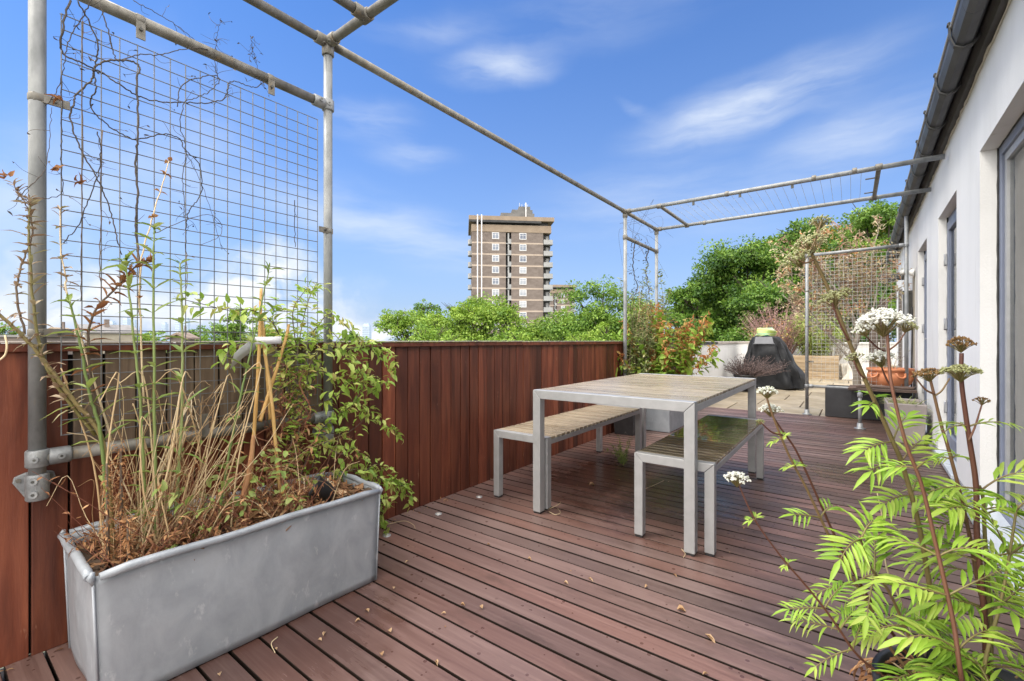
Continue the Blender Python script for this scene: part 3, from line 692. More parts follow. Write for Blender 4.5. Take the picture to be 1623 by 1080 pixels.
for j, zz in enumerate((.04, 2.3)):
    for i, yy in enumerate(ys_):
        cu.v.append((.20 + .030 * math.sin(yy * 46 + .8 * math.sin(yy * 7)) + .012 * math.sin(yy * 17), yy, zz))
for i in range(nn - 1): cu.face((i, i + 1, nn + i + 1, nn + i), .5, True)
cuo = cu.build('curtain', CURTAIN, ho, local=True)
# two glazed doors
for (a, b, h), open_ in zip(OPEN[1:], (1, 0)):
    f = frame(a, b, h - .004, .066, .05, 'door_frame')
    dr = MB(); x = .052
    dr.box((x, a + .052, .085), (x + .05, a + .13, h - .06)); dr.box((x, b - .13, .085), (x + .05, b - .052, h - .06)); dr.box((x, a + .13, h - .14), (x + .05, b - .13, h - .06)); dr.box((x, a + .13, .085), (x + .05, b - .13, .22))
    dd = dr.build('door', FRAMEGREY, ho, bevel=.003, local=True)
    gl = MB(); gl.box((x + .02, a + .13, .22), (x + .026, b - .13, h - .14)); gl.build('pane', GLASS, dd, local=True)
    for zz in (.45, 1.2, 1.78):
        hg = MB(); hg.tube([(x - .010, b - .045, zz - .055), (x - .010, b - .045, zz + .055)], .010, 10); hg.box((x - .016, b - .075, zz - .045), (x - .002, b - .02, zz + .045)); hg.build('hinge', ALU, dd, local=True)
    hd = MB(); hd.box((x - .006, a + .075, .95), (x - .0005, a + .107, 1.15)); hd.tube([(x - .005, a + .091, 1.07), (x - .045, a + .091, 1.07), (x - .045, a + .20, 1.07)], .009, 10); hd.build('handle', ALU, dd, local=True)
    st = MB(); st.box((-.03, a + .003, .012), (.064, b - .003, .045)); st.build('sill', SILL, f, bevel=.004, local=True)
    sl_ = MB(); sl_.tube([(.064 - random.random() * .004, b - .006 + random.uniform(-.004, .002), z) for z in np.linspace(.06, h, 40)], .006, 6); sl_.tube([(.064 - random.random() * .004, a + .006, z) for z in np.linspace(.06, h, 40)], .005, 6); sl_.build('sealant', SEAL, f, local=True)
# eaves: fascia, gutter trough with brackets, mastic line
so_ = MB(); so_.prism([(-.002, 2.655), (-.002, 2.78), (-.03, 2.80), (-.06, 2.79), (-.055, 2.70), (-.035, 2.655)], 'y', Y0, Y1); so_.build('fascia', SOFFIT, ho, local=True)
gu = MB(); GS = .80
prof = [(-.062, 2.785), (-.066, 2.70), (-.09, 2.664), (-.135, 2.655), (-.17, 2.675), (-.188, 2.72), (-.190, 2.768), (-.183, 2.768), (-.181, 2.722), (-.165, 2.682), (-.135, 2.663), (-.093, 2.672), (-.072, 2.703), (-.068, 2.785)]
prof = [(-.062 + (a_ + .062) * GS, b_) for a_, b_ in prof]
for k in range(14):
    ya = Y0 + k * .9; gu.prism(prof, 'y', ya + .0015, min(ya + .8985, Y1 + .05), random.random())
gut = gu.build('gutter', GUTTER, ho, local=True)
lp = MB(); lp.tube([(-.062 + (-.192 + .062) * GS, y_, 2.772 + random.uniform(-.001, .001)) for y_ in np.linspace(Y0, Y1 + .05, 60)], .0085, 8); lp.build('rolled_lip', GUTEDGE, gut, local=True)
for k in range(17):
    yy = -.95 + k * .62 + random.uniform(-.02, .02)
    if yy > Y1: break
    br = MB(); pr = [(-.05, 2.80), (-.055, 2.685), (-.088, 2.650), (-.135, 2.641), (-.178, 2.664), (-.199, 2.716), (-.204, 2.79), (-.2045, 2.80)]; pr = [(-.062 + (a_ + .062) * GS, b_) for a_, b_ in pr]
    for i in range(len(pr) - 1):
        (xa, za), (xb, zb) = pr[i], pr[i + 1]; d_ = Vector((xb - xa, 0, zb - za)); n_ = Vector((-d_.z, 0, d_.x)).normalized()
        br.obox(((xa + xb) / 2, yy, (za + zb) / 2), d_ * .53, (0, .016, 0), n_ * .0035)
    br.box((-.184, yy - .016, 2.785), (-.157, yy + .016, 2.797)); br.build('bracket', SOFFIT, gut, local=True)
ma = MB(); ma.tube([(-.003 + random.uniform(-.003, .002), y_, 2.648 + random.uniform(-.006, .006)) for y_ in np.linspace(Y0, Y1, 160)], [random.uniform(.002, .009) for _ in range(160)], 6); ma.build('mastic_line', MASTIC, ho, local=True)
# fittings on the wall past the doors
b = MB(); b.box((-.10, 5.15, 1.42), (-.001, 5.27, 1.72)); b.box((-.108, 5.14, 1.70), (-.0, 5.28, 1.74)); bx = b.build('wall_box', BOXM, ho, bevel=.006, local=True)
b = MB(); b.tube([(-.01, 4.85, 1.95), (-.03, 4.85, 1.95), (-.06, 4.85, 1.955)], [.055, .05, .03], 16); b.tube([(-.06, 4.85, 1.955), (-.14, 4.80, 1.965)], .026, 12); b.build('wall_camera', WHITEPL, ho, local=True)
b = MB(); b.tube([(-.03, 6.35, 2.06), (-.16, 6.30, 2.06)], .05, 12); b.tube([(-.15, 6.32, 2.06), (-.30, 6.25, 2.05)], .075, 14); b.build('flood_lamp', BOXM, ho, local=True)
b = MB(); b.tube(smooth([(-.02, 4.98, .02), (-.03, 4.97, .5), (-.02, 4.985, 1.2), (-.02, 4.98, 1.5)]), .009, 8); b.build('cable', SOFFIT, ho, local=True)
b = MB(); b.box((-.012, 4.9, .02), (-.001, 5.06, 2.0)); b.build('vent_strip', STUCCO, ho, local=True)
b = MB(); b.box((-.03, 7.25, .05), (-.001, 7.75, 1.95)); b.build('back_door', OLDWOOD, ho, local=True)

# ------------------------------------------------------------------ parapet walls round the far paving
pw = thing('parapet_wall', 'low white rendered parapet with dark and pale coping beyond the fence', 'wall', (-2.2, 12, 0))
b = MB(); b.box((-2.45, 8.055, -.03), (-2.17, 16.6, .975)); b.build('wall', RENDEROLD, pw)
b = MB(); b.box((-2.48, 8.06, .978), (-2.145, 9.75, 1.025)); b.build('dark_coping', BLACKTRO, pw, bevel=.004)
b = MB(); b.box((-2.48, 9.755, .978), (-2.145, 16.85, 1.03)); b.build('pale_coping', CAPTOP, pw, bevel=.004)
for yy in (8.35, 8.7, 9.05, 9.4):
    b = MB(); b.box((-2.142, yy, .99), (-2.135, yy + .05, 1.012)); b.build('coping_clip', GALVOLD, pw)
ew = thing('end_wall', 'low white wall closing the far end of the paving', 'wall', (0, 16.7, 0))
b = MB(); b.box((-2.165, 16.605, -.03), (3.0, 16.85, .94)); b.build('wall', RENDEROLD, ew)
b = MB(); b.box((-2.140, 16.58, .943), (3.0, 16.87, 1.0)); b.build('coping', RENDER, ew, bevel=.004)
#PART3
# ------------------------------------------------------------------ the metal trough and what grows in it
A_, B_, C_, D_ = Vector((-2.128, .318)), Vector((-1.678, .308)), Vector((-1.655, 1.238)), Vector((-2.03, 1.262))
ZRIM = .400
tr = thing('metal_trough', 'long dented galvanised metal trough by the fence, full of weeds and dead leaves', 'trough', (-1.88, .78, 0))
ctr = (A_ + B_ + C_ + D_) / 4
bt = MB()
NS, NZ = 28, 14
for (p0, p1) in ((A_, B_), (B_, C_), (C_, D_), (D_, A_)):
    o = len(bt.v); nrm = Vector(((p1 - p0).y, -(p1 - p0).x)).normalized()
    for j in range(NZ + 1):
        for i in range(NS + 1):
            s_, t_ = i / NS, j / NZ
            q = p0.lerp(p1, s_); q = ctr + (q - ctr) * (.972 + .028 * t_)
            bul = .010 * math.sin(math.pi * s_) * math.sin(math.pi * min(1, t_ * 1.1)) + .0035 * math.sin(9 * s_ + 5 * t_ + p0.x * 9) * math.sin(math.pi * s_) * (1 - t_ * .5)
            q = q + nrm * bul
            bt.v.append((q.x, q.y, .006 + t_ * (ZRIM - .012)))
    for j in range(NZ):
        for i in range(NS):
            bt.face((o + j * (NS + 1) + i, o + j * (NS + 1) + i + 1, o + (j + 1) * (NS + 1) + i + 1, o + (j + 1) * (NS + 1) + i), .5, True)
body = bt.build('body', ZINC, tr)
sol = body.modifiers.new('sheet', 'SOLIDIFY'); sol.thickness = .003; sol.offset = -1
rimb = MB(); RR = .0128
def rimpt(p): return Vector((p.x, p.y, ZRIM))
loop = []
for (p0, p1) in ((A_, B_), (B_, C_), (C_, D_), (D_, A_)):
    seg = [p0.lerp(p1, k / 12) for k in range(1, 12)]
    pts = [p0.lerp(p1, .012)] + seg + [p0.lerp(p1, .988)]
    n_ = Vector(((p1 - p0).y, -(p1 - p0).x)).normalized() * .012
    rimb.tube([Vector((p.x + n_.x * .7, p.y + n_.y * .7, ZRIM + .003 * math.sin(k * 1.1) * math.sin(math.pi * k / 12) - (.006 if k in (0, 12) else 0))) for k, p in enumerate(pts)], [RR * .85] + [RR * random.uniform(.92, 1.06) for _ in range(11)] + [RR * .85], 14)
rimb.build('rolled_rim', ZINC, tr)
for p in (A_, B_, C_, D_):
    q = ctr + (p - ctr) * 1.004; cs = MB()
    cs.tube([(ctr.x + (p.x - ctr.x) * .975, ctr.y + (p.y - ctr.y) * .975, .008), (q.x, q.y, ZRIM - .01)], .0035, 8)
    cs.tube([(q.x, q.y, ZRIM + .010), (q.x + (p.x - ctr.x) * .015, q.y + (p.y - ctr.y) * .01, ZRIM - .004), (q.x, q.y, ZRIM - .03)], [.005, .010, .002], 8)
    cs.build('corner_seam', ZINC, tr)
so2 = MB(); n_ = 30
for j in range(n_ + 1):
    for i in range(n_ + 1):
        s_, t_ = i / n_, j / n_
        q = (A_.lerp(B_, s_)).lerp(D_.lerp(C_, s_), t_); q = ctr + (q - ctr) * .985
        so2.v.append((q.x, q.y, .345 + .02 * math.sin(5 * t_ + 3 * s_) + .012 * random.random() + .02 * t_))
for j in range(n_):
    for i in range(n_): so2.face((j * (n_ + 1) + i, j * (n_ + 1) + i + 1, (j + 1) * (n_ + 1) + i + 1, (j + 1) * (n_ + 1) + i), .5, True)
so2.build('soil', SOIL, tr)
def soilz(y): return .365 + .012 * (y - .3)
def inT(s_, t_, z):
    q = (A_.lerp(B_, s_)).lerp(D_.lerp(C_, s_), t_); return Vector((q.x, q.y, z))

lt = MB()
for k in range(1500):
    s_, t_ = random.uniform(.05, .95), random.uniform(.03, .97)
    if t_ < .45 and random.random() < .45: continue
    p = inT(s_, t_, soilz(t_ * .95) + random.uniform(.0, .028))
    a = random.uniform(0, 6.28); dd = Vector((math.cos(a), math.sin(a), random.uniform(-.25, .45)))
    big = random.random()
    L = random.uniform(.016, .05) if big < .93 else random.uniform(.05, .075)
    lt.leaf(p, dd, Vector((random.uniform(-.5, .5), random.uniform(-.5, .5), 1)), L, L * random.uniform(.2, .55), random.random() ** 1.3 * (1 if t_ > .4 else .6), random.uniform(-.3, .5), random.uniform(-.6, .8))
tag(lt.build('leaf_litter', LITTER), 'brown and tan dead leaves lying on the soil inside the metal trough', 'leaf litter', kind='stuff')

# upright green weeds: stem with opposite narrow leaves at the joints
def weed(pix, xs, label, rad=(.0055, .0025), leafL=(.075, .15), n_nodes=9, leafW=.017, start=.15, smat=GREENSTEM, lmat=WEEDLEAF, tint=(.2, .9), name='tall_weed', group='tall green weeds in the trough', tops=True, dry=0.0, root=False):
    P = [PX(a, b, x=xs[0] + (xs[1] - xs[0]) * i / (len(pix) - 1)) for i, (a, b) in enumerate(pix)]
    if root: P[0].z = .35
    S = smooth(P, 8)
    S = [p + rv(.0015) for p in S]
    t = thing(name, label, 'weed', P[0], group)
    MB().tube(S, rad, 8, random.random()).build('stem', smat, t)
    lf = MB()
    for k in range(n_nodes):
        f = start + (1 - start) * k / (n_nodes - 1) * .99; i = min(len(S) - 2, int(f * (len(S) - 1)))
        p = S[i].lerp(S[i + 1], f * (len(S) - 1) - i); ax = (S[i + 1] - S[i]).normalized()
        a0 = random.uniform(0, 6.28); L = (leafL[0] + (leafL[1] - leafL[0]) * random.random()) * (1.0 - .3 * f)
        o1 = ax.orthogonal().normalized(); o2 = ax.cross(o1)
        for q in range(random.choice([2, 2, 3, 4])):
            a = a0 + q * math.pi + random.uniform(-.4, .4) + (1.57 if q > 1 else 0)
            out = o1 * math.cos(a) + o2 * math.sin(a); l_ = L * random.uniform(.6, 1) * (1 if q < 2 else .55)
            isdry = random.random() < dry
            lf.leaf(p, out + ax * random.uniform(.35, 1.1), ax - out * .3, l_, leafW * random.uniform(.7, 1.3), random.uniform(*tint), .25, random.uniform(.1, .9))
    if tops:
        for q in range(7):
            a = random.uniform(0, 6.28); ax = (S[-1] - S[-3]).normalized(); o1 = ax.orthogonal().normalized(); o2 = ax.cross(o1)
            lf.leaf(S[-1] - ax * random.uniform(0, .03), ax * random.uniform(.8, 1.6) + o1 * math.cos(a) + o2 * math.sin(a), ax, random.uniform(.015, .04), .006, random.uniform(.1, .6), .3, .3)
    lf.build('foliage', lmat, t)
    return t
weed([(178, 790), (160, 697), (142, 624), (126, 543), (110, 478)], (-1.86, -1.90), 'green weed leaning left across the near tube post', n_nodes=10, root=True)
weed([(230, 800), (228, 766), (220, 608), (203, 453), (199, 412)], (-1.85, -1.90), 'slim green weed rising between the straw and the tallest weed', rad=(.0055, .002), n_nodes=11, root=True)
weed([(247, 810), (246, 778), (244, 583), (243, 441), (244, 360)], (-1.84, -1.88), 'tallest straight green weed in the middle of the straw clump', rad=(.0062, .002), n_nodes=13, root=True)
weed([(278, 800), (283, 746), (289, 624), (288, 482), (285, 417)], (-1.86, -1.92), 'straight pale green weed right of the tallest one', rad=(.006, .0025), n_nodes=12, root=True)
weed([(345, 790), (354, 770), (378, 644), (407, 514), (427, 425)], (-1.80, -1.84), 'green weed slanting right in front of the bamboo canes', rad=(.006, .002), n_nodes=12, root=True)
# the arching half-dry branches left of the near post
weed([(182, 800), (163, 705), (114, 632), (53, 551), (-12, 488)], (-1.86, -1.92), 'thick brown green branch arching left past the near tube post', rad=(.0075, .004), n_nodes=20, smat=OLIVESTEM, lmat=DRYTAN, leafW=.011, tint=(.2, 1), leafL=(.04, .08), name='arching_branch', group='half dry branches of the trough', start=.3, tops=False, root=True)
weed([(150, 690), (75, 585), (53, 480), (46, 380), (48, 315)], (-1.89, -1.93), 'dry leafy branch standing in front of the near tube post', rad=(.005, .002), n_nodes=24, smat=OLIVESTEM, lmat=DRYTAN, leafW=.011, tint=(.2, 1), leafL=(.04, .09), name='arching_branch', group='half dry branches of the trough', start=.1)
weed([(40, 530), (26, 470), (34, 420), (52, 370), (43, 330), (20, 290)], (-1.92, -1.93), 'thin dry twig with grey leaves at the left of the post', rad=(.003, .0012), n_nodes=18, smat=BROWNSTEM, lmat=DRYTAN, leafW=.011, tint=(.2, .8), leafL=(.02, .05), name='arching_branch', group='half dry branches of the trough', start=.1)
weed([(160, 690), (140, 560), (148, 498), (183, 457), (212, 425), (238, 410)], (-1.90, -1.93), 'purple brown branch with curled dead leaves across the mesh', rad=(.004, .002), n_nodes=20, smat=BROWNSTEM, lmat=DRYBROWN, tint=(.0, .5), leafL=(.05, .09), name='arching_branch', group='half dry branches of the trough', start=.1)
weed([(178, 700), (110, 478), (105, 440), (97, 400), (96, 330)], (-1.92, -1.95), 'pale dry stalk in front of the left edge of the mesh', rad=(.003, .0015), n_nodes=8, smat=STRAW, lmat=DRYTAN, leafW=.011, tint=(.3, 1), leafL=(.03, .06), name='arching_branch', group='half dry branches of the trough', start=.3)
weed([(228, 640), (222, 440), (240, 350), (258, 290), (268, 255)], (-1.97, -2.02), 'pale hooked stalk with a bare tip high on the mesh', rad=(.003, .0015), n_nodes=6, smat=STRAW, lmat=DRYBROWN, tint=(.4, 1), leafL=(.02, .04), name='arching_branch', group='half dry branches of the trough', start=.2, tops=False)
# dangling bits on the far left
b = MB(); b.tube(smooth([PX(8, 532, x=-1.95), PX(11, 548, x=-1.93), PX(8, 563, x=-1.93), PX(-2, 572, x=-1.93)]), .0025, 6, .8)
tag(b.build('hanging_tendril', STRAW), 'pale dry tendril hanging over the fence top at the far left', 'tendril')

# straw: a clump of dry grass, and furry brown withered stems
gr = thing('dry_grass_clump', 'wild clump of dry straw coloured grass bursting out of the trough', 'dry grass', (-1.9, .47, .37))
gb = MB()
for k in range(105):
    p = inT(random.uniform(.2, .8), random.uniform(.06, .30), .35)
    a = random.uniform(0, 6.28); lean = random.uniform(.03, .40); h_ = random.uniform(.12, .54)
    q = p + Vector((math.cos(a) * lean * .35, abs(math.sin(a)) * lean * random.choice([-.35, 1, 1]), h_))
    mid = p.lerp(q, random.uniform(.4, .7)) + rv(.03)
    e = q + Vector((math.cos(a) * .04, math.sin(a) * .05, random.uniform(-.09, .08))) if random.random() < .5 else q + (q - mid) * .2
    gb.tube(smooth([p, mid, q, e], 4), [.0016, .0006], 4, random.uniform(.0, .8), False)
for k in range(26):
    p = inT(random.uniform(.2, .8), random.uniform(.05, .42), .35); h_ = random.uniform(.2, .62); q = p + Vector((random.uniform(-.08, .06), random.uniform(-.12, .2), h_))
    gb.tube(smooth([p, p.lerp(q, .5) + rv(.03), q, q + Vector((random.uniform(-.04, .04), random.uniform(-.1, .1), random.uniform(-.10, .05)))], 4), [.0032, .0014], 5, random.uniform(.3, 1), False)
gb.build('blades', STRAW, gr)
def furry(px, py0, py1, x, label, w=.016, n=260, tint=(.1, .9)):
    a, b_ = PX(px, py0, x=x), PX(px - 3, py1, x=x)
    a.z = .34; t = thing('withered_stem', label, 'dead plant', a, 'furry withered stems in the trough')
    MB().tube([a, b_], [.006, .003], 6).build('stem', BROWNSTEM, t)
    lf = MB()
    for k in range(n):
        f = random.random(); p = a.lerp(b_, f); an = random.uniform(0, 6.28); o_ = Vector((math.cos(an), math.sin(an), random.uniform(-.9, .5)))
        lf.leaf(p + o_ * w * random.random() * .6, o_, Vector((0, 0, 1)), w * random.uniform(.5, 1.3), w * random.uniform(.15, .4), random.uniform(*tint), random.uniform(-.4, .5), random.uniform(-.5, 1))
    lf.build('foliage', DRYBROWN, t)
furry(172, 872, 735, -1.80, 'furry brown withered stem nearest the left end of the trough')
furry(194, 868, 705, -1.82, 'taller furry brown withered stem beside the first green weed', .018, 300)
furry(205, 885, 822, -1.74, 'short curled rust brown withered stem at the trough front', .02, 200, (.2, 1))
rt = thing('red_twig_tangle', 'tangle of thin red brown dead twigs along the middle of the trough', 'dead plant', (-1.82, .75, .37))
rb = MB(); rl = MB()
for k in range(420):
    t_ = random.uniform(.06, .80); p = inT(random.uniform(.2, .92), t_, .35)
    a = random.uniform(0, 6.28); h_ = random.uniform(.03, .15) * (2.3 if random.random() < .22 else 1)
    q = p + Vector((math.cos(a) * h_ * .7, math.sin(a) * h_ * .9, h_)); m_ = p.lerp(q, .5) + rv(.02)
    rb.tube(smooth([p, m_, q], 4), [.0016, .0007], 4, random.random(), False)
    for z in range(3): rl.leaf(m_.lerp(q, random.random()), rv(1) + Vector((0, 0, .2)), rv(1) + Vector((0, 0, 1)), random.uniform(.012, .035), random.uniform(.003, .009), random.random(), .3, random.uniform(-.5, 1))
rb.build('twigs', REDTWIG, rt); rl.build('foliage', DRYBROWN, rt)
for (a, b_, lab) in (((235, 828), .66, 'small rosette of fresh green leaves low in the middle of the trough'), ((268, 876), .5, 'tiny fresh green sprout beside the front rim of the trough'), ((312, 850), .45, 'little pale green sprout by the rim right of the rosette')):
    q = PX(*a, z=.385); t = thing('green_sprout', lab, 'sprout', q, 'fresh sprouts in the trough'); lf = MB()
    for k in range(16):
        an = k * 2.4; dd = Vector((math.cos(an), math.sin(an), random.uniform(.2, 1.2))); lf.leaf(q, dd, (0, 0, 1), random.uniform(.02, .042) * b_ * 1.5, .012 * b_ * 1.5, random.uniform(.3, .9), .2, .4)
    lf.build('foliage', WEEDLEAF, t)

pr = []
for k in range(15):
    p = inT(random.uniform(.3, .9), random.uniform(.3, .75), .37); a = random.uniform(0, 6.28); l_ = random.uniform(.10, .34)
    pr.append([p, p + Vector((math.cos(a) * .05, math.sin(a) * .08, l_ * .6)), p + Vector((math.cos(a) * .10, math.sin(a) * .16, l_))])
SPRIGS = pr
# bamboo canes, plant tags and a tipped black pot
def cane(pix, xs, label, r=(.0075, .006), m=CANE):
    P = [PX(a, b, x=xs[0] + (xs[1] - xs[0]) * i / (len(pix) - 1)) for i, (a, b) in enumerate(pix)]
    S = smooth(P, 10); rads = [r[0] + (r[1] - r[0]) * i / (len(S) - 1) + (.0012 if i % 6 == 0 else 0) for i in range(len(S))]
    t = MB(); t.tube(S, rads, 10, random.random())
    return tag(t.build('bamboo_cane', m), label, 'cane', 'bamboo canes in the trough')
cane([(392, 800), (396, 770), (407, 624), (412, 520), (414, 458)], (-1.86, -1.98), 'upright bamboo cane holding the white plant tag')
cane([(452, 780), (443, 770), (431, 640), (420, 560), (415, 505)], (-1.88, -1.97), 'bamboo cane leaning left, right of the upright cane')
cane([(412, 668), (421, 640), (437, 590), (452, 540), (458, 515)], (-1.92, -1.99), 'bamboo cane slanting right above the dead twigs')
cane([(428, 665), (424, 610), (421, 560), (419, 520)], (-1.96, -2.0), 'thin short bamboo cane behind the upright cane', (.005, .004))
cane([(380, 812), (396, 740), (402, 690)], (-1.83, -1.86), 'stout bark wrapped stake at the foot of the canes', (.012, .007), mat('orange_stake', [(.30, .13, .06), (.48, .26, .12)], 20, 6, (2, 2, .5), (.7, .9), 0, .3, 80))
b = MB(); Pp = [PX(404, 540, x=-1.93), PX(424, 540, x=-1.92), PX(446, 539, x=-1.90)]
for k, p in enumerate(Pp): b.v += [tuple(p + Vector((0, 0, .015))), tuple(p - Vector((0, 0, .015)))]
b.face((0, 2, 3, 1), .5, True); b.face((2, 4, 5, 3), .5, True)
o = b.build('plant_tag', PAPER); o.modifiers.new('t', 'SOLIDIFY').thickness = .0008; tag(o, 'flat white blank plant tag sticking out from the bamboo cane', 'plant tag')
b = MB()
for k in range(7):
    f = k / 6; p = PX(405 - 40 * f, 545 + 20 * f + 8 * f * f, x=-1.90 + .04 * math.sin(f * 2)); w_ = .022 + .008 * f
    b.v += [tuple(p + Vector((.006 * k, 0, w_))), tuple(p - Vector((0, 0, w_)))]
for k in range(6): b.face((2 * k, 2 * k + 2, 2 * k + 3, 2 * k + 1), .5, True)
o = b.build('curled_tag', TAGCLEAR); o.modifiers.new('t', 'SOLIDIFY').thickness = .0008; tag(o, 'curled translucent plant tag hanging below the white one', 'plant tag')
pc = PX(512, 778, z=.42); t = thing('small_pot', 'small black plastic flowerpot tipped over among dead leaves in the trough', 'flowerpot', pc)
Mx = Matrix.Rotation(R(68), 3, Vector((.5, .85, 0)).normalized()) @ Matrix.Rotation(R(10), 3, 'Z')
Mx = Vector((0, 0, 1)).rotation_difference(Vector((-.45, -.60, .42)).normalized()).to_matrix()
MB().lathe([(.0, -.045), (.032, -.045), (.045, .034), (.049, .034), (.050, .047), (.0465, .047), (.044, .03), (.031, -.041), (.0, -.041)], 28, pc, .5, Mx).build('body', BLACKPL, t)
b = MB()
for k in range(14):
    a = PX(488 + random.uniform(-6, 40), 800 - random.uniform(0, 30), z=.395); e = a + Vector((random.uniform(-.05, .05), random.uniform(-.06, .06), random.uniform(.02, .07)))
    b.tube(smooth([a, a.lerp(e, .5) + Vector((0, 0, .02)) + rv(.012), e], 4), [.004, .0018], 6, random.uniform(.5, 1))
tag(b.build('broken_straw', STRAW), 'pale broken straw stalks lying around the tipped black pot', 'straw', kind='stuff')

# leafy climber at the right end of the trough
def climber(name, label, cat, paths, smat, lmat, leaf=(.02, .042), wid=.42, step=.028, srad=(.0028, .0012), group=None, tint=(0, 1), jit=.015, side=.0, pergap=2, loc=None):
    base = loc or Vector(paths[0][0]); t = thing(name, label, cat, base, group)
    sb, lf = MB(), MB()
    for P in paths:
        S = smooth([Vector(p) + rv(jit * .4) for p in P], 8); acc = 0
        sb.tube(S, [srad[0] + (srad[1] - srad[0]) * i / (len(S) - 1) for i in range(len(S))], 5, random.random(), False)
        for i in range(1, len(S)):
            ax = S[i] - S[i - 1]; acc += ax.length
            if ax.length < 1e-6: continue
            ax.normalize()
            while acc > step:
                acc -= step; o1 = ax.orthogonal().normalized(); o2 = ax.cross(o1); a0 = random.uniform(0, 6.28)
                for q in range(pergap):
                    if random.random() < .12: continue
                    a = a0 + q * math.pi * 2 / pergap + random.uniform(-.5, .5); out = o1 * math.cos(a) + o2 * math.sin(a)
                    L = random.uniform(*leaf)
                    lf.leaf(S[i] + rv(jit), out + ax * .5 + Vector((0, 0, random.uniform(-.5, .35))), Vector((0, 0, 1)) + rv(.6), L, L * wid * random.uniform(.75, 1.25), random.uniform(*tint), .22, random.uniform(0, .8))
    sb.build('stems', smat, t); lf.build('foliage', lmat, t); return t
def ppath(pix, x0, x1): return [PX(a, b, x=x0 + (x1 - x0) * i / (len(pix) - 1)) for i, (a, b) in enumerate(pix)]
HP = [ppath([(455, 770), (470, 640), (490, 560), (520, 500), (560, 530), (600, 558), (622, 580), (615, 605), (590, 622)], -1.98, -1.99),
      ppath([(470, 770), (500, 690), (540, 650), (570, 642), (600, 670), (634, 690)], -1.93, -1.99),
      ppath([(480, 760), (530, 752), (570, 745), (610, 765), (642, 775), (650, 800)], -1.92, -2.05),
      ppath([(465, 750), (480, 620), (500, 560), (540, 560), (575, 600), (560, 640), (535, 655)], -1.95, -1.94),
      ppath([(460, 700), (455, 600), (440, 520), (400, 492), (360, 492), (320, 482), (288, 470)], -1.98, -1.97),
      ppath([(460, 660), (470, 560), (480, 490), (500, 450), (516, 452)], -2.0, -2.02),
      ppath([(455, 660), (450, 560), (430, 510), (440, 478)], -1.99, -2.0),
      ppath([(490, 740), (515, 690), (545, 690), (575, 670), (582, 650)], -1.92, -1.96),
      ppath([(560, 745), (588, 770), (606, 800), (604, 832), (616, 842)], -1.96, -2.04),
      ppath([(575, 750), (600, 735), (625, 760), (648, 770)], -1.98, -2.06),
      ppath([(470, 610), (430, 545), (390, 545), (362, 560), (350, 575)], -1.98, -1.96),
      ppath([(510, 540), (545, 555), (585, 545), (612, 552), (618, 575)], -1.98, -1.98),
      ppath([(470, 600), (510, 590), (540, 600), (575, 590), (605, 600)], -1.97, -1.97),
      ppath([(480, 560), (500, 520), (530, 530), (560, 560), (580, 580)], -1.99, -1.99),
      ppath([(500, 700), (540, 720), (560, 710), (575, 725)], -1.93, -1.95),
      ppath([(470, 560), (462, 500), (475, 470), (490, 455)], -2.0, -2.0),
      ppath([(500, 640), (535, 625), (555, 610), (590, 612)], -1.96, -1.97),
      ppath([(520, 780), (560, 770), (600, 785), (625, 800)], -1.94, -2.0)]
climber('leafy_climber', 'green honeysuckle like climber sprawling over the right end of the trough and fence', 'climber', HP, BROWNSTEM, HONEYLEAF, (.026, .056), .44, .0135, tint=(.15, .95), jit=.026)
climber('low_green_sprigs', 'scattered low green leafy sprigs in the middle of the trough between the weeds', 'weed', SPRIGS, REDTWIG, WEEDLEAF, (.025, .05), .5, .05, (.002, .001), tint=(.4, 1), jit=.012)
dr = []
for k in range(46):
    a = Vector((random.uniform(-2.05, -1.92), random.uniform(.93, 1.08), random.uniform(.55, .95)))
    dr.append([a, a + rv(.06), a + rv(.1) + Vector((0, 0, -.04)), a + rv(.1) + Vector((0, 0, random.uniform(-.2, .02)))])
climber('dead_twig_tuft', 'tuft of dry red brown twigs caught behind the bamboo canes', 'dead plant', dr, REDTWIG, DRYBROWN, (.02, .04), .3, .08, (.002, .001), pergap=1, jit=.01)
b = MB()
for k in range(22):
    p = inT(random.uniform(.3, .9), random.uniform(.1, .9), .36); a = random.uniform(0, 6.28); l_ = random.uniform(.15, .45)
    b.tube(smooth([p, p + Vector((math.cos(a) * l_ * .3, math.sin(a) * l_ * .5, l_ * .5)), p + Vector((math.cos(a) * l_ * .6, math.sin(a) * l_, l_ * .65))], 4), [.0018, .0007], 4, random.uniform(.2, .9), False)
tag(b.build('loose_stalks', STRAW), 'loose dry stalks criss crossing low over the trough', 'straw', kind='stuff')

# ------------------------------------------------------------------ dead vines wound through the trellis (traced at their true plane)
def vine(pixlist, rads, label, twig=0, m=DARKVINE, x=-2.088, group='dead vines on the wire trellis', bark=True):
    t = thing('dead_vine', label, 'vine', PX(pixlist[0][0] / 2.7, pixlist[0][1] / 2.7, x=x), group)
    P = [PX(a / 2.7, b / 2.7, x=x + random.uniform(-.012, .012)) for a, b in pixlist]
    rads = (rads[0] * .8, rads[1] * .8); S = [p + rv(.0025) for p in smooth(P, 7)]
    MB().tube(S, [rads[0] + (rads[1] - rads[0]) * i / (len(S) - 1) for i in range(len(S))], 6, random.uniform(.2, .9)).build('stem', m, t)
    if twig:
        lf = MB()
        for k in range(twig):
            p = random.choice(S); q = p + rv(.05)
            lf.tube(smooth([p, p.lerp(q, .5) + rv(.012), q], 3), [.0009, .0005], 4, random.random(), False)
            if random.random() < .5: lf.leaf(q, rv(1), rv(1), random.uniform(.008, .02), .006, random.random(), .3, .5)
        lf.build('twigs', m, t)
    return t
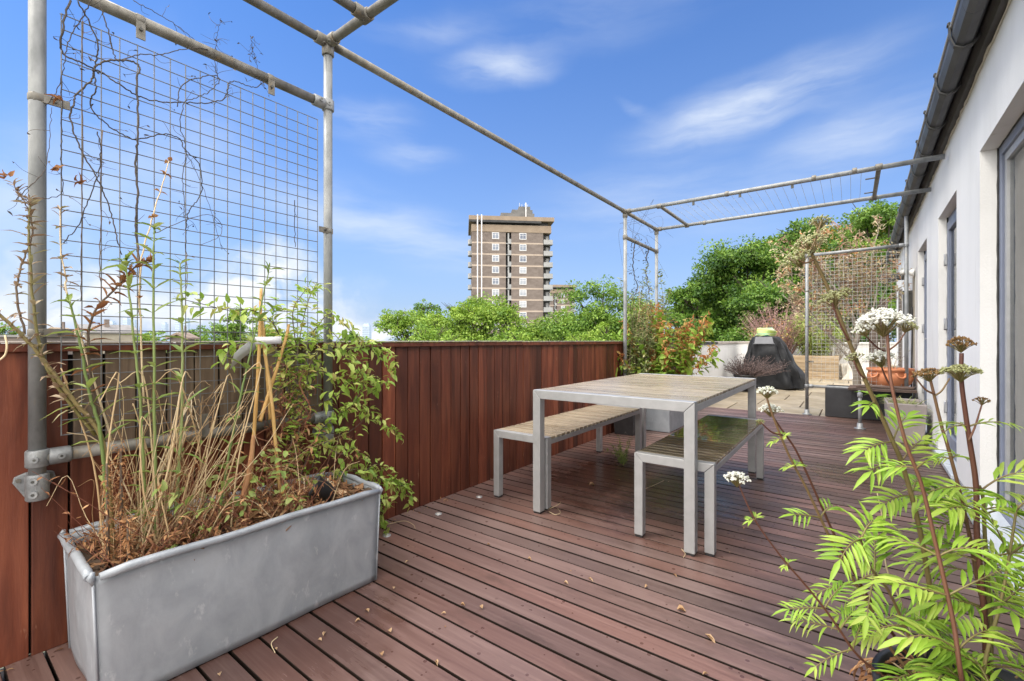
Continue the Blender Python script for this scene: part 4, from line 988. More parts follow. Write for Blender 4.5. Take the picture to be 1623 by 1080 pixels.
vine([(590, 1080), (580, 950), (590, 850), (582, 700), (588, 600), (590, 480), (585, 350), (597, 290), (570, 265), (505, 258), (440, 265), (400, 300), (395, 340), (330, 400), (315, 450), (300, 510), (330, 600), (365, 680), (420, 770), (450, 840), (480, 930), (500, 1020), (522, 1090)], (.0050, .0022), 'thickest dead vine rising up the middle of the trellis and looping back down', 14)
vine([(300, 0), (270, 110), (265, 220), (350, 270), (430, 310), (510, 360), (590, 410), (680, 435), (800, 440), (900, 440), (960, 420), (975, 380), (990, 350), (1040, 360), (1090, 375), (1132, 352)], (.0038, .0022), 'dead vine dropping at the left wire edge then running right to a loop', 14)
vine([(335, 10), (390, 110), (420, 200), (410, 270), (405, 330), (410, 390), (385, 430), (410, 490), (480, 550), (550, 590), (600, 595), (700, 575), (770, 595), (790, 640), (850, 700), (865, 780), (850, 850), (810, 900), (795, 980), (795, 1080)], (.0032, .002), 'long dead vine crossing the trellis from top left to lower middle', 16)
vine([(425, 20), (455, 100), (480, 200), (505, 258), (590, 235), (680, 235), (770, 215), (840, 205), (890, 212)], (.0026, .002), 'dead vine hanging from the top rail and turning right along the mesh top', 8)
vine([(560, -5), (620, 30), (690, 70), (770, 120), (830, 170), (870, 210)], (.002, .0014), 'thin bare tendril arching free above the top rail', 4, x=-2.10)
vine([(390, 0), (350, 80), (300, 160), (280, 240), (265, 330), (235, 400), (195, 455)], (.0022, .0013), 'thin dead tendril reaching down to the clip on the near post', 8)
vine([(760, 460), (765, 400), (800, 350), (870, 330), (920, 325), (940, 345), (900, 390), (840, 420), (790, 440), (770, 540), (790, 600), (795, 680), (780, 760), (790, 850), (788, 930)], (.0024, .0015), 'dead vine making an open loop near the mesh top then hanging straight', 12)
vine([(415, 560), (430, 650), (420, 750), (370, 880), (330, 970), (270, 1040)], (.0024, .0018), 'thin dead vine slanting down to the lower left of the mesh', 8)
vine([(660, 1000), (800, 940), (900, 920), (950, 970), (930, 1020), (850, 1050)], (.0018, .0012), 'wispy tendril curling in a wide ring low on the mesh', 3)
vine([(790, 640), (850, 760), (900, 900), (950, 1070)], (.0014, .001), 'hair thin tendril falling to the right of the long vine', 3)
vine([(930, 340), (920, 250), (930, 150), (945, 75)], (.0018, .0008), 'upright sprig of buds rising above the top rail', 22, x=-2.10)
vine([(1115, 350), (1100, 280), (1085, 220), (1072, 155)], (.0016, .0008), 'smaller upright sprig above the right mesh clip', 18, x=-2.10)
vine([(265, 330), (263, 560), (262, 700), (266, 830), (150, 850), (60, 860)], (.002, .0012), 'dead tendril following the left edge wire and crossing the near post', 8)
vine([(1262, 860), (1260, 960), (1265, 1060)], (.0024, .0018), 'short piece of dead vine clinging low at the right of the mesh', 2)
vine([(355, 90), (350, 400), (353, 800), (349, 1080), (346, 1290)], (.0022, .0016), 'thin dead stem trailing straight down the left third of the mesh', 8, BROWNSTEM)
vine([(436, 560), (432, 900), (428, 1150), (442, 1340)], (.0022, .0016), 'thin brown stem running down beside the purple brown branch', 8, BROWNSTEM)
vine([(588, 1040), (600, 1180), (596, 1300), (604, 1420)], (.0042, .0034), 'lower stretch of the thick vine going down into the trough', 4, BROWNSTEM)
vine([(795, 1060), (800, 1180), (790, 1320)], (.002, .0014), 'thin dead stem trailing low behind the straight pale weed', 5, BROWNSTEM)
vine([(60, 860), (160, 770), (200, 700), (215, 540), (220, 460)], (.0016, .001), 'thin tendril in front of the near post below its clip', 5, x=-2.05)
for (a, b_, lab) in ((258, 728, 'curled brown dead leaf hanging beside the near post'), (335, 783, 'small crumpled dead leaf caught in the mesh'), (262, 425, 'dark dead leaf at the end of the upper post clip'), (35, 752, 'tiny dead leaf on a twig at the far left')):
    q = PX(a / 2.7, b_ / 2.7, x=-2.06); m_ = MB()
    for k in range(4): m_.leaf(q + rv(.006), rv(1) + Vector((.3, -.4, .2)), rv(1), random.uniform(.02, .032), .012, random.random() * .5, .5, 1)
    tag(m_.build('dead_leaf', DRYBROWN), lab, 'leaf')

# ------------------------------------------------------------------ flowering valerian in a pot on the near right
VP = Vector((.215, 1.30, 0))
vp = thing('plant_pot', 'dark round plant pot holding the tall flowering plant at near right', 'plant pot', VP)
MB().lathe([(0, .004), (.125, .004), (.165, .27), (.178, .27), (.180, .315), (.166, .318), (.160, .28), (.155, .262), (.0, .268)], 36, VP).build('body', BLACKPL, vp)
b = MB(); b.lathe([(.0, .282), (.06, .284), (.12, .276), (.158, .268)], 30, VP); b.build('soil', SOIL, vp)
va = thing('flowering_plant', 'tall bright green valerian like plant with white flower heads at near right', 'flowering plant', VP + Vector((0, 0, .28)))
def pinnate(mb, stemmb, p, d, up, L, n=7, ll=.065, lw=.012, r=.5, droop=.35):
    p, d, up = Vector(p), Vector(d).normalized(), Vector(up)
    sd = d.cross(up).normalized(); pts = []
    for i in range(n + 1):
        f = i / n; pts.append(p + d * L * f + Vector((0, 0, -droop * L * f * f)))
    stemmb.tube(pts, [.0022, .0009], 5, r * .6 + .2, False)
    for i in range(2 if n > 4 else 1, n + 1):
        f = i / n; ax = (pts[i] - pts[i - 1]).normalized(); l_ = ll * (1 - .45 * abs(f - .45)) * random.uniform(.85, 1.1)
        for s_ in (1, -1):
            mb.leaf(pts[i], sd * s_ * .9 + ax * random.uniform(.7, 1.15) + Vector((0, 0, random.uniform(-.12, .18))), up, l_ * 1.08, lw * random.uniform(.62, .95), min(1, max(0, r + random.uniform(-.34, .3))), random.uniform(.15, .5), random.uniform(.2, .7))
    mb.leaf(pts[-1], (pts[-1] - pts[-2]), up, ll * 1.0, lw * 1.1, r, .18, .4)

def umbel(c, ax, w_, m, name='flower_head', dens=1.0, tint=(0, 1), dome=.55, parent=None):
    c, ax = Vector(c), Vector(ax).normalized(); o1 = ax.orthogonal().normalized(); o2 = ax.cross(o1)
    fl, stl = MB(), MB(); base = c - ax * w_ * .42
    n = int(40 * dens)
    for k in range(n):
        rr = math.sqrt((k + .5) / n); a = k * 2.4; q = c + (o1 * math.cos(a) + o2 * math.sin(a)) * rr * w_ * .5 + ax * (w_ * dome * (1 - rr * rr) * .5 - w_ * .08) + rv(w_ * .04)
        stl.tube([base, base.lerp(q, .55) + ax * w_ * .05, q], [.0009, .0006], 4, random.random(), False)
        for z in range(5):
            pp = q + rv(w_ * .05); r_ = w_ * random.uniform(.020, .036) + .0006; tt = random.uniform(*tint)
            fl.add([pp + Vector(v) * r_ * random.uniform(.75, 1.2) for v in ((1, 0, 0), (-1, 0, 0), (0, 1, 0), (0, -1, 0), (0, 0, 1), (0, 0, -1))], [(0, 2, 4), (2, 1, 4), (1, 3, 4), (3, 0, 4), (2, 0, 5), (1, 2, 5), (3, 1, 5), (0, 3, 5)], tt, False)
        for z in range(3):
            fl.leaf(q + rv(w_ * .04), rv(1) + ax * .7, rv(1) + ax, .035 * w_ + .002, .018 * w_ + .001, random.uniform(*tint) * .6, .3, .3)
    f = fl.build(name, m, parent or va); stl.build('flower_stalks', OLIVESTEM, f)

def vstem(pix, ds, rad, m=REDSTEM, name='stem'):
    P = [PX(a, b, d=ds[0] + (ds[1] - ds[0]) * i / (len(pix) - 1)) for i, (a, b) in enumerate(pix)]
    P = [Vector((VP.x + (P[0].x - VP.x) * .45, VP.y + (P[0].y - VP.y) * .45, .27))] + P
    S = smooth(P, 8); MB().tube(S, rad, 9, random.random()).build(name, m, va); return S
lm, ls = MB(), MB()
def nodes(S, fr, L, n=7, ll=.065, lw=.013, tint=(.3, .9), cnt=2, dirs=None):
    for f in fr:
        i = min(len(S) - 2, max(1, int(f * (len(S) - 1)))); p = S[i]; ax = (S[i + 1] - S[i - 1]).normalized()
        o1 = ax.cross(Vector((-.6, .8, 0))).normalized(); o2 = ax.cross(o1); a0 = random.uniform(-.7, .7)
        for q in range(cnt):
            a = a0 + q * math.pi * 2 / cnt + random.uniform(-.3, .3); out = o1 * math.cos(a) + o2 * math.sin(a)
            pinnate(lm, ls, p, out + ax * random.uniform(.3, .9), ax + Vector((0, 0, .5)) - Vector((-.6, .8, 0)) * .5 + rv(.4), L * .85 * random.uniform(.8, 1.15), n, ll * random.uniform(.72, .98), lw * .78, random.uniform(*tint), random.uniform(.0, .5))
S1 = vstem([(1487, 1000), (1458, 841), (1433, 746), (1415, 700), (1370, 600), (1345, 540), (1318, 470), (1290, 410), (1278, 388)], (1.02, .98), [.0054, .0032], OLIVESTEM)
S2 = vstem([(1524, 1075), (1512, 992), (1496, 918), (1482, 858), (1461, 770), (1435, 700), (1414, 615), (1409, 571), (1406, 520)], (.84, .92), [.0042, .0026])
S3 = vstem([(1561, 1045), (1560, 974), (1549, 918), (1535, 841), (1517, 763), (1500, 700), (1493, 678), (1481, 628), (1473, 596)], (1.0, 1.05), [.0045, .0028])
S4 = vstem([(1563, 1034), (1558, 946), (1549, 858), (1547, 770), (1537, 700), (1532, 667), (1524, 605), (1524, 560)], (.97, .98), [.0062, .0038])
S4b = vstem([(1571, 1010), (1566, 930), (1561, 850), (1558, 790), (1552, 770)], (.98, .98), [.0045, .003], OLIVESTEM)
S5 = vstem([(1419, 1038), (1398, 999), (1373, 953), (1341, 900), (1313, 848), (1278, 774), (1250, 721), (1224, 657), (1214, 626)], (1.02, 1.05), [.004, .0022])
S5b = vstem([(1440, 1040), (1405, 990), (1381, 955), (1348, 898), (1320, 843), (1292, 780), (1262, 715), (1238, 680), (1222, 656)], (1.05, 1.07), [.0038, .002])
S6 = vstem([(1390, 1065), (1355, 1034), (1331, 999), (1303, 960), (1271, 921), (1240, 885), (1200, 830), (1178, 785), (1170, 764)], (1.0, 1.04), [.0032, .0016])
S7 = vstem([(1460, 1050), (1410, 940), (1380, 900), (1362, 850)], (1.0, .96), [.004, .002], OLIVESTEM)
S8 = vstem([(1560, 1060), (1585, 960), (1600, 880), (1612, 800)], (.9, .92), [.004, .002], OLIVESTEM)
nodes(S1, (.28, .37, .45), .10, 7, .062, .0125, cnt=2)
nodes(S1, (.52,), .045, 5, .05, .0095, (.2, .6), cnt=2)
nodes(S2, (.18, .30, .41), .12, 7, .070, .0135, cnt=2)
nodes(S2, (.60,), .045, 5, .045, .008, (.4, .8), cnt=3)
nodes(S3, (.24, .36, .46), .13, 7, .066, .0125, cnt=2); nodes(S3, (.62,), .04, 4, .04, .007, (.6, 1), cnt=2)
nodes(S4, (.22, .34, .44), .125, 7, .074, .014, cnt=2); nodes(S4, (.72,), .08, 4, .04, .007, (.3, .7), cnt=3)
nodes(S4b, (.3, .5, .7, .9), .14, 7, .07, .0135, cnt=2)
nodes(S5, (.26, .40), .09, 7, .055, .010, cnt=2); nodes(S5, (.60,), .075, 5, .042, .0075, cnt=2); nodes(S5, (.74, .82), .02, 3, .026, .005, (.5, .9), cnt=3)
nodes(S6, (.24, .34, .44), .085, 7, .05, .0085, cnt=2); nodes(S6, (.64, .80), .015, 3, .022, .005, (.5, .9), cnt=2)
nodes(S7, (.4, .7, .97), .10, 8, .062, .012, cnt=2)
nodes(S8, (.25, .5, .75, .97), .12, 7, .072, .014, cnt=2)
for k in range(13):     # leaves from the base of the plant
    a = random.uniform(0, 6.28); p = VP + Vector((random.uniform(-.1, .1), random.uniform(-.1, .1), random.uniform(.28, .40)))
    pinnate(lm, ls, p, (math.cos(a), math.sin(a), random.uniform(.5, 1.6)), (0, 0, 1), random.uniform(.12, .20), 9, .058, .011, random.uniform(.35, 1), random.uniform(.3, .8))
fo = lm.build('foliage', LIMELEAF, va); ls.build('leaf_stalks', OLIVESTEM, fo)
b, bs = MB(), MB()
for k in range(9):
    a = random.uniform(2.2, 5.0); p = VP + Vector((random.uniform(-.12, -.02), random.uniform(-.06, .1), .30))
    pinnate(b, bs, p, (math.cos(a), math.sin(a), random.uniform(.2, .9)), (0, 0, 1), random.uniform(.10, .16), 7, .045, .011, random.random(), .9)
wf = b.build('withered_foliage', DRYBROWN, va); bs.build('leaf_stalks', STRAW, wf)
bs = MB()
for pts in ([(1455, 1040), (1430, 960), (1405, 900), (1400, 830), (1390, 780)], [(1458, 1040), (1457, 980), (1460, 930)], [(1466, 1040), (1470, 985), (1468, 930)]):
    bs.tube(smooth([PX(a_, b_, d=1.06) for a_, b_ in pts], 6), [.0022, .0012], 6, .9)
bs.build('dry_stalk', STRAW, va)
up = Vector((0, 0, 1))
umbel(PX(1400, 506, d=.92), up, .088, PETAL, tint=(.3, 1), dens=1.5)
umbel(PX(1368, 522, d=.93), up + Vector((-.3, -.2, 0)), .040, PETAL, tint=(.2, 1), dens=.7)
umbel(PX(1438, 516, d=.93), up + Vector((.3, .2, 0)), .038, SEEDGREEN, tint=(.4, 1), dens=.7)
umbel(PX(1393, 566, d=.95), up + Vector((-.2, -.1, 0)), .054, PETAL, tint=(.1, .9), dens=.9)
umbel(PX(1216, 620, d=1.05), up, .044, PETAL, tint=(.1, .9), dens=.9); umbel(PX(1221, 648, d=1.07), up, .046, PETAL, tint=(.2, 1), dens=1)
umbel(PX(1168, 757, d=1.04), up, .052, PETAL, tint=(.2, 1), dens=1); umbel(PX(1205, 668, d=1.08), up, .02, SEEDGREEN, dens=.4)
umbel(PX(1470, 590, d=1.05), up + Vector((-.2, -.1, 0)), .056, SEEDBROWN, tint=(.3, 1), dome=.3)
umbel(PX(1523, 545, d=.98), up, .046, SEEDBROWN, tint=(.1, .8), dome=.8, dens=1.1)
umbel(PX(1522, 585, d=.97), up, .068, SEEDGREEN, tint=(.1, .8), dens=1.2, dome=.3)
umbel(PX(1283, 383, d=.98), up + Vector((-.2, -.2, 0)), .07, SEEDGREEN, tint=(.4, 1), dens=.6); umbel(PX(1300, 350, d=1.0), up, .042, SEEDGREEN, tint=(.4, 1), dens=.7)
umbel(PX(1262, 408, d=.98), up + Vector((-.4, -.3, 0)), .06, SEEDGREEN, tint=(.4, 1), dens=.7)
umbel(PX(1318, 472, d=.98), up + Vector((-.3, -.2, 0)), .055, SEEDGREEN, tint=(.2, .9), dens=.9); umbel(PX(1340, 462, d=.98), up, .03, SEEDGREEN, tint=(.2, .9), dens=.5)
umbel(PX(1352, 566, d=.99), up + Vector((-.4, -.2, 0)), .035, SEEDGREEN, tint=(.3, 1), dens=.5)
umbel(PX(1556, 634, d=.98), up, .028, SEEDBROWN, dens=.4)
b = MB()
for (p0, p1) in (((1345, 540), (1318, 478)), ((1283, 400), (1302, 350)), ((1290, 412), (1264, 412)), ((1408, 560), (1370, 530)), ((1408, 556), (1438, 522)), ((1414, 615), (1394, 573)), ((1481, 628), (1505, 600)), ((1481, 625), (1452, 600)), ((1535, 700), (1556, 642)), ((1370, 600), (1353, 572)), ((1240, 690), (1206, 670))):
    dd = .97; b.tube(smooth([PX(*p0, d=dd), PX((p0[0] + p1[0]) / 2, (p0[1] + p1[1]) / 2 + 5, d=dd), PX(*p1, d=dd)], 5), [.0022, .0014], 6, random.random())
b.build('side_branches', REDSTEM, va)
# ------------------------------------------------------------------ pots and plants behind the table
gt = thing('metal_planter', 'square cornered galvanised metal planter behind the table holding the rust leaved shrub', 'planter', (-1.80, 5.45, 0))
b = MB(); x0, x1, y0, y1, h = -1.965, -1.652, 5.175, 5.74, .42
t_ = .012
for a_, c_ in (((x0, y0, .004), (x1, y0 + t_, h)), ((x0, y1 - t_, .004), (x1, y1, h)), ((x0, y0 + t_, .004), (x0 + t_, y1 - t_, h)), ((x1 - t_, y0 + t_, .004), (x1, y1 - t_, h))): b.box(a_, c_)
b.build('body', ZINC, gt, bevel=.004)
b = MB(); b.tube([(x0, y0, h), (x1, y0, h), (x1, y1, h), (x0, y1, h), (x0, y0, h)], .011, 8); b.build('rolled_rim', ZINC, gt)
b = MB(); b.box((x0 + .013, y0 + .013, .02), (x1 - .013, y1 - .013, h - .05)); b.build('soil', SOIL, gt)
bp = thing('square_pot', 'black square plastic pot against the fence beyond the far bench legs', 'plant pot', (-2.03, 4.88, 0))
b = MB()
for s0, s1, z0, z1 in ((.105, .125, .003, .28), (.134, .136, .28, .31)):
    b.add([(-2.03 + i * s, 4.88 + j * s, z) for z, s in ((z0, s0), (z1, s1)) for i, j in ((-1, -1), (1, -1), (1, 1), (-1, 1))], [(0, 1, 5, 4), (1, 2, 6, 5), (2, 3, 7, 6), (3, 0, 4, 7), (0, 3, 2, 1)])
b.build('body', BLACKPL, bp); b = MB(); b.box((-2.145, 4.765, .2), (-1.915, 4.995, .27)); b.build('soil', SOIL, bp)
pr = []
for k in range(19):
    a = random.uniform(0, 6.28); b_ = Vector((-1.80 + random.uniform(-.1, .1), 5.42 + random.uniform(-.2, .2), .38)); e = random.uniform(.15, .60); hh = random.uniform(.40, 1.0)
    pr.append([b_, b_ + Vector((math.cos(a) * e * .3, math.sin(a) * e * .3, hh * .5)), b_ + Vector((math.cos(a) * e, math.sin(a) * e, hh))])
t = climber('rust_leaved_shrub', 'shrub with rust orange tops and broad green lower leaves behind the table', 'shrub', pr, REDTWIG, RUSTLEAF, (.06, .12), .5, .030, (.006, .002), tint=(0, .45), jit=.05, pergap=3)
tops = [[P[1].lerp(P[2], .4), P[2], P[2] + Vector((0, 0, .13))] for P in pr] + [[P[0].lerp(P[1], .6), P[0].lerp(P[1], .8) + rv(.1), P[1] + rv(.15)] for P in pr[:6]]
lf = MB()
for P in tops:
    for k in range(76):
        f = random.random(); p = P[0].lerp(P[2], f) + rv(.035); lf.leaf(p, rv(1) + Vector((0, 0, .2)), rv(1) + Vector((0, 0, 1)), random.uniform(.03, .07), random.uniform(.012, .03), random.uniform(.6, 1), .2, random.uniform(0, 1))
lf.build('withered_foliage', RUSTLEAF, t)
pr = []
for k in range(44):
    b_ = Vector((-2.10 + random.uniform(-.03, .1), random.uniform(4.95, 6.1), random.choice([.05, .3, .5]))); hh = random.uniform(.4, 1.5)
    pr.append([b_, b_ + Vector((random.uniform(-.05, .1), random.uniform(-.1, .2), hh * .5)), b_ + Vector((random.uniform(-.1, .12), random.uniform(-.15, .3), hh))])
climber('grey_green_climber', 'grey green small leaved climber on the two far pergola posts', 'climber', pr, BROWNSTEM, GREYLEAF, (.03, .06), .42, .022, (.004, .0015), tint=(0, .9), jit=.05, pergap=3)
pr = []
for k in range(10):
    b_ = Vector((-2.06, random.uniform(5.2, 6.0), 1.1)); pr.append([b_, b_ + Vector((.02, random.uniform(-.1, .1), .3)), b_ + Vector((.03, random.uniform(-.2, .2), random.uniform(.3, .6)))])
climber('dry_climber_top', 'pale straw dry stems above the rust leaved shrub', 'climber', pr, STRAW, DRYBROWN, (.03, .05), .3, .07, (.003, .0015), jit=.03)
for (ya_, lab, zz) in ((5.30, 'long dead vine hanging from the short rail nearer the fence corner', 1.25), (5.75, 'thinner dead vine hanging from the short rail near its far post', 1.55)):
    S = smooth([Vector((XP + random.uniform(-.02, .02), ya_ + random.uniform(-.06, .06), 2.27 - (2.27 - zz) * k / 9)) for k in range(10)], 5)
    t = thing('hanging_vine', lab, 'vine', S[0], 'dead vines hanging at the far posts'); MB().tube([p + rv(.008) for p in S], [.007, .003], 6, .4).build('stem', DARKVINE, t)
    lf = MB()
    for k in range(40):
        p = random.choice(S); q = p + rv(.07); lf.tube([p, p.lerp(q, .5) + rv(.02), q], [.002, .001], 4, .3, False); lf.leaf(q, rv(1), rv(1), .025, .012, random.random() * .5, .4, .6)
    lf.build('twigs', DARKVINE, t)
b = MB()
for k in range(12):
    y_ = random.uniform(YC, YD); p = Vector((XP, y_, random.choice([ZT, ZL + .02])))
    b.tube(smooth([p, p + rv(.12), p + rv(.25) + Vector((0, 0, .03)), p + rv(.3) - Vector((0, 0, .1))], 5), [.0022, .001], 4, random.random(), False)
tag(b.build('wispy_tendrils', DARKVINE), 'wispy dead tendrils tangled round the far corner of the pergola', 'vine')
# weed growing between the boards below the table
pr = []
for k in range(16):
    b_ = Vector((-1.56 + random.uniform(-.03, .03), 3.66 + random.uniform(-.03, .03), .005)); a = random.uniform(0, 6.28); e = random.uniform(.03, .15)
    pr.append([b_, b_ + Vector((math.cos(a) * e * .5, math.sin(a) * e * .5, .08)), b_ + Vector((math.cos(a) * e, math.sin(a) * e, random.uniform(.08, .22)))])
climber('deck_weed', 'small green weed growing up between the boards under the table', 'weed', pr, GREENSTEM, WEEDLEAF, (.012, .03), .3, .012, (.002, .001), jit=.008, tint=(.1, 1))

# ------------------------------------------------------------------ barbecue under its cover, with a cloth on top
bq = thing('covered_barbecue', 'barbecue hidden under a black weatherproof cover beside the white parapet', 'barbecue', (-1.45, 11.65, 0))
cb_ = MB(); NR, NA = 22, 96
for j in range(NR + 1):
    f = j / NR; z = .02 + 1.12 * f
    wx = .57 - .33 * f ** 1.7 + .02 * math.sin(f * 9); wy = .40 - .13 * f; cx = -1.38 - .17 * f ** .8; cy = 11.65
    if f > .97: wx *= .95; wy *= .95
    for k in range(NA):
        a = 2 * math.pi * k / NA; c_, s_ = math.cos(a), math.sin(a); pw = .55
        ex, ey = math.copysign(abs(c_) ** pw, c_), math.copysign(abs(s_) ** pw, s_)
        fold = (1 - f * .8) * .065 * math.sin(a * 9 + f * 2.2) + .022 * (1 - f) * math.sin(a * 17 - f * 3) + .010 * math.sin(a * 4 + f * 11) + .012 * math.sin(a * 7 - f * 19)
        cb_.v.append((cx + (wx + fold) * ex, cy + (wy + fold) * ey, z + .018 * math.sin(a * 5) * (1 - f)))
for j in range(NR):
    for k in range(NA): cb_.face((j * NA + k, j * NA + (k + 1) % NA, (j + 1) * NA + (k + 1) % NA, (j + 1) * NA + k), .5, True)
o_ = len(cb_.v); cb_.v.append((-1.55, 11.65, 1.165))
for k in range(NA): cb_.face((NR * NA + k, NR * NA + (k + 1) % NA, o_), .5, True)
cov = cb_.build('cover', COVER, bq)
pn = MB(); pn.add([(-1.74, 11.335, .985), (-1.36, 11.335, .985), (-1.40, 11.372, 1.13), (-1.72, 11.372, 1.13)], [(0, 1, 2, 3)]); pn.box((-1.76, 11.318, .972), (-1.34, 11.330, .984)); pn.build('top_panel', COVERTOP, bq)
tw = thing('folded_cloth', 'crumpled pale green striped cloth on top of the black barbecue cover', 'cloth', (-1.57, 11.6, 1.17))
tb = MB(); n1, n2 = 14, 20
for j in range(n1 + 1):
    f = j / n1
    for k in range(n2):
        a = 2 * math.pi * k / n2; r_ = (.19 - .09 * f ** 2.5) * (1 + .22 * math.sin(a * 3 + f * 5)) ; z = 1.155 + .15 * math.sin(f * math.pi / 2) + .035 * math.sin(a * 2 + 1) * f + .014 * math.sin(a * 4 + f * 9)
        tb.v.append((-1.57 + r_ * math.cos(a) + .05 * f, 11.58 + r_ * .8 * math.sin(a), z))
for j in range(n1):
    for k in range(n2): tb.face((j * n2 + k, j * n2 + (k + 1) % n2, (j + 1) * n2 + (k + 1) % n2, (j + 1) * n2 + k), .5, True)
tb.face([n1 * n2 + k for k in range(n2)], .5, True); tb.build('cloth', TOWEL, tw)

def shrub(name, label, base, n, spread, hgt, smat, lmat, leaf, wid=.3, step=.05, srad=(.008, .002), up=.5, tint=(0, 1), pergap=2, jit=.02, parent=None, group=None, sy=None):
    pr = []
    for k in range(n):
        a = random.uniform(0, 6.28); e = spread * math.sqrt(random.random()); h_ = hgt * random.uniform(.55, 1) * (1 - .25 * (e / spread) ** 2); ey = e * ((sy or spread) / spread)
        b_ = Vector(base) + Vector((math.cos(a) * e * .25, math.sin(a) * ey * .25, 0))
        pr.append([b_, b_ + Vector((math.cos(a) * e * .35, math.sin(a) * ey * .35, h_ * .55)), b_ + Vector((math.cos(a) * e * .8, math.sin(a) * ey * .8, h_))])
    return climber(name, label, 'shrub', pr, smat, lmat, leaf, wid, step, srad, group=group, tint=tint, jit=jit, pergap=pergap, loc=Vector(base))
hp = thing('heather_pot', 'black pot filled with dead dark heather in front of the covered barbecue', 'potted plant', (-1.72, 10.5, 0))
MB().lathe([(0, .003), (.17, .003), (.21, .30), (.225, .30), (.225, .34), (.20, .34), (.19, .29), (0, .29)], 24, (-1.78, 10.5, 0)).build('pot', BLACKPL, hp)
hs_, hl = MB(), MB()
for k in range(230):
    a = random.uniform(0, 6.28); e = random.uniform(.05, .58); h_ = random.uniform(.12, .44) * (1.15 - e * .6); b_ = Vector((-1.74 + math.cos(a) * .1, 10.5 + math.sin(a) * .1, .30)); q = b_ + Vector((math.cos(a) * e + .12, math.sin(a) * e * .7, h_))
    hs_.tube(smooth([b_, b_.lerp(q, .5) + rv(.04), q], 4), [.005, .002], 4, random.random(), False)
    for z in range(12):
        p = b_.lerp(q, random.uniform(.4, 1.05)) + rv(.02); hl.leaf(p, rv(1) + Vector((0, 0, .8)), rv(1), random.uniform(.02, .05), .008, random.random(), .2, 0)
hs_.build('stems', HEATHER, hp); hl.build('foliage', HEATHER, hp)

# ------------------------------------------------------------------ timber bed with shrubs, leaning slabs
wb_ = thing('timber_bed', 'raised bed of pale timber sleepers at the far end of the paving', 'raised bed', (-1.1, 15.6, 0))
for k in range(3):
    z0 = k * .215 - .01
    b = MB(); b.box((-2.10, 14.98, z0), (-.28, 15.10, z0 + .21), random.random()); b.build('sleeper', SLEEPER, wb_, bevel=.008)
    b = MB(); b.box((-.40, 15.103, z0), (-.28, 16.3, z0 + .21), random.random()); b.build('sleeper', SLEEPER, wb_, bevel=.008)
b = MB(); b.box((-2.10, 15.103, .0), (-.403, 16.3, .57)); b.build('soil', SOIL, wb_)
w2 = thing('timber_bed', 'lower timber bed edge standing right of the tall sleepers', 'raised bed', (-.1, 15.6, 0))
for k in range(2):
    b = MB(); b.box((-.26, 15.45, k * .205 - .01), (1.5, 15.56, k * .205 + .19), random.random()); b.build('sleeper', SLEEPER, w2, bevel=.008)
for i, (xx, tilt, lab) in enumerate(((-.17, .15, 'leftmost of the pale concrete slabs leaning at the far end'), (-.06, .20, 'second leaning concrete slab, just right of the leftmost'), (.05, .24, 'third leaning concrete slab, behind the front one'), (.16, .34, 'front concrete slab leaning at the far end, its whole face showing'))):
    b = MB(); L_ = .42; b.obox((0, 0, 0), (.24 if i == 3 else .20, -.04, .0), (.004, .021, 0), (0.08 * (i - 1), 0, L_ / 2), random.random())
    o = b.build('paving_slab', SLABM, None, bevel=.004); o.location = (xx, 15.30 - i * .06, .245 * math.cos(tilt) * .9); o.rotation_euler = (-tilt, 0, R(12 if i == 3 else 55)); tag(o, lab, 'slab', 'concrete slabs leaning at the far end')
shrub('pink_shrub', 'feathery pinkish brown bare shrub behind the covered barbecue', (-1.72, 15.6, .55), 120, 1.15, 1.85, PINKTWIG, PINKTWIG, (.05, .10), .16, .05, (.010, .003), jit=.05, pergap=2, tint=(.1, 1))
shrub('lime_shrub', 'yellow green narrow leaved shrub in the timber bed right of the pink one', (-.85, 15.5, .55), 70, .85, 1.55, OLIVESTEM, YELLEAF, (.10, .18), .16, .06, (.009, .003), jit=.04, pergap=3, tint=(.1, 1))
shrub('dry_shrub', 'thin greyish twiggy shrub between the lime shrub and the wire screen', (-.45, 15.9, .5), 40, .8, 1.4, BARKL, DEADLEAF, (.05, .09), .2, .12, (.008, .002), jit=.05)
shrub('rust_shrub', 'sparse rust tipped shrub leaning over the parapet left of the pink one', (-2.0, 14.2, .4), 34, .7, 1.35, PINKTWIG, RUSTLEAF, (.05, .09), .3, .10, (.008, .002), jit=.05, tint=(.5, 1))
op = thing('timber_post', 'grey old timber post in front of the end wall behind the wire screen', 'post', (.36, 12.6, 0))
b = MB(); b.box((.30, 12.55, -.01), (.46, 12.62, 1.72)); b.build('board', OLDWOOD, op, bevel=.006)
b = MB(); b.box((.48, 12.56, -.01), (.62, 12.61, 1.95)); b.build('board', OLDWOOD, op, bevel=.006)

# ------------------------------------------------------------------ black trough with the dying tree, plank, terracotta bowl, taupe pot
bt_ = thing('black_trough', 'long black trough under the wire screen holding the dying tree', 'trough', (.15, 7.9, 0))
b = MB(); x0, x1, y0, y1, h = -.295, .60, 7.60, 8.15, .40
for a_, c_ in (((x0, y0, .004), (x1, y0 + .025, h)), ((x0, y1 - .025, .004), (x1, y1, h)), ((x0, y0 + .026, .004), (x0 + .025, y1 - .026, h)), ((x1 - .025, y0 + .026, .004), (x1, y1 - .026, h))): b.box(a_, c_)
b.build('body', BLACKTRO, bt_, bevel=.006); b = MB(); b.box((x0 + .028, y0 + .028, .02), (x1 - .028, y1 - .028, .36)); b.build('soil', SOIL, bt_)
b = MB(); b.box((-.02, 7.597, .20), (.10, 7.5995, .205)); b.box((-.0, 7.596, .06), (.004, 7.5995, .36)); b.build('moulded_line', DARK, bt_)
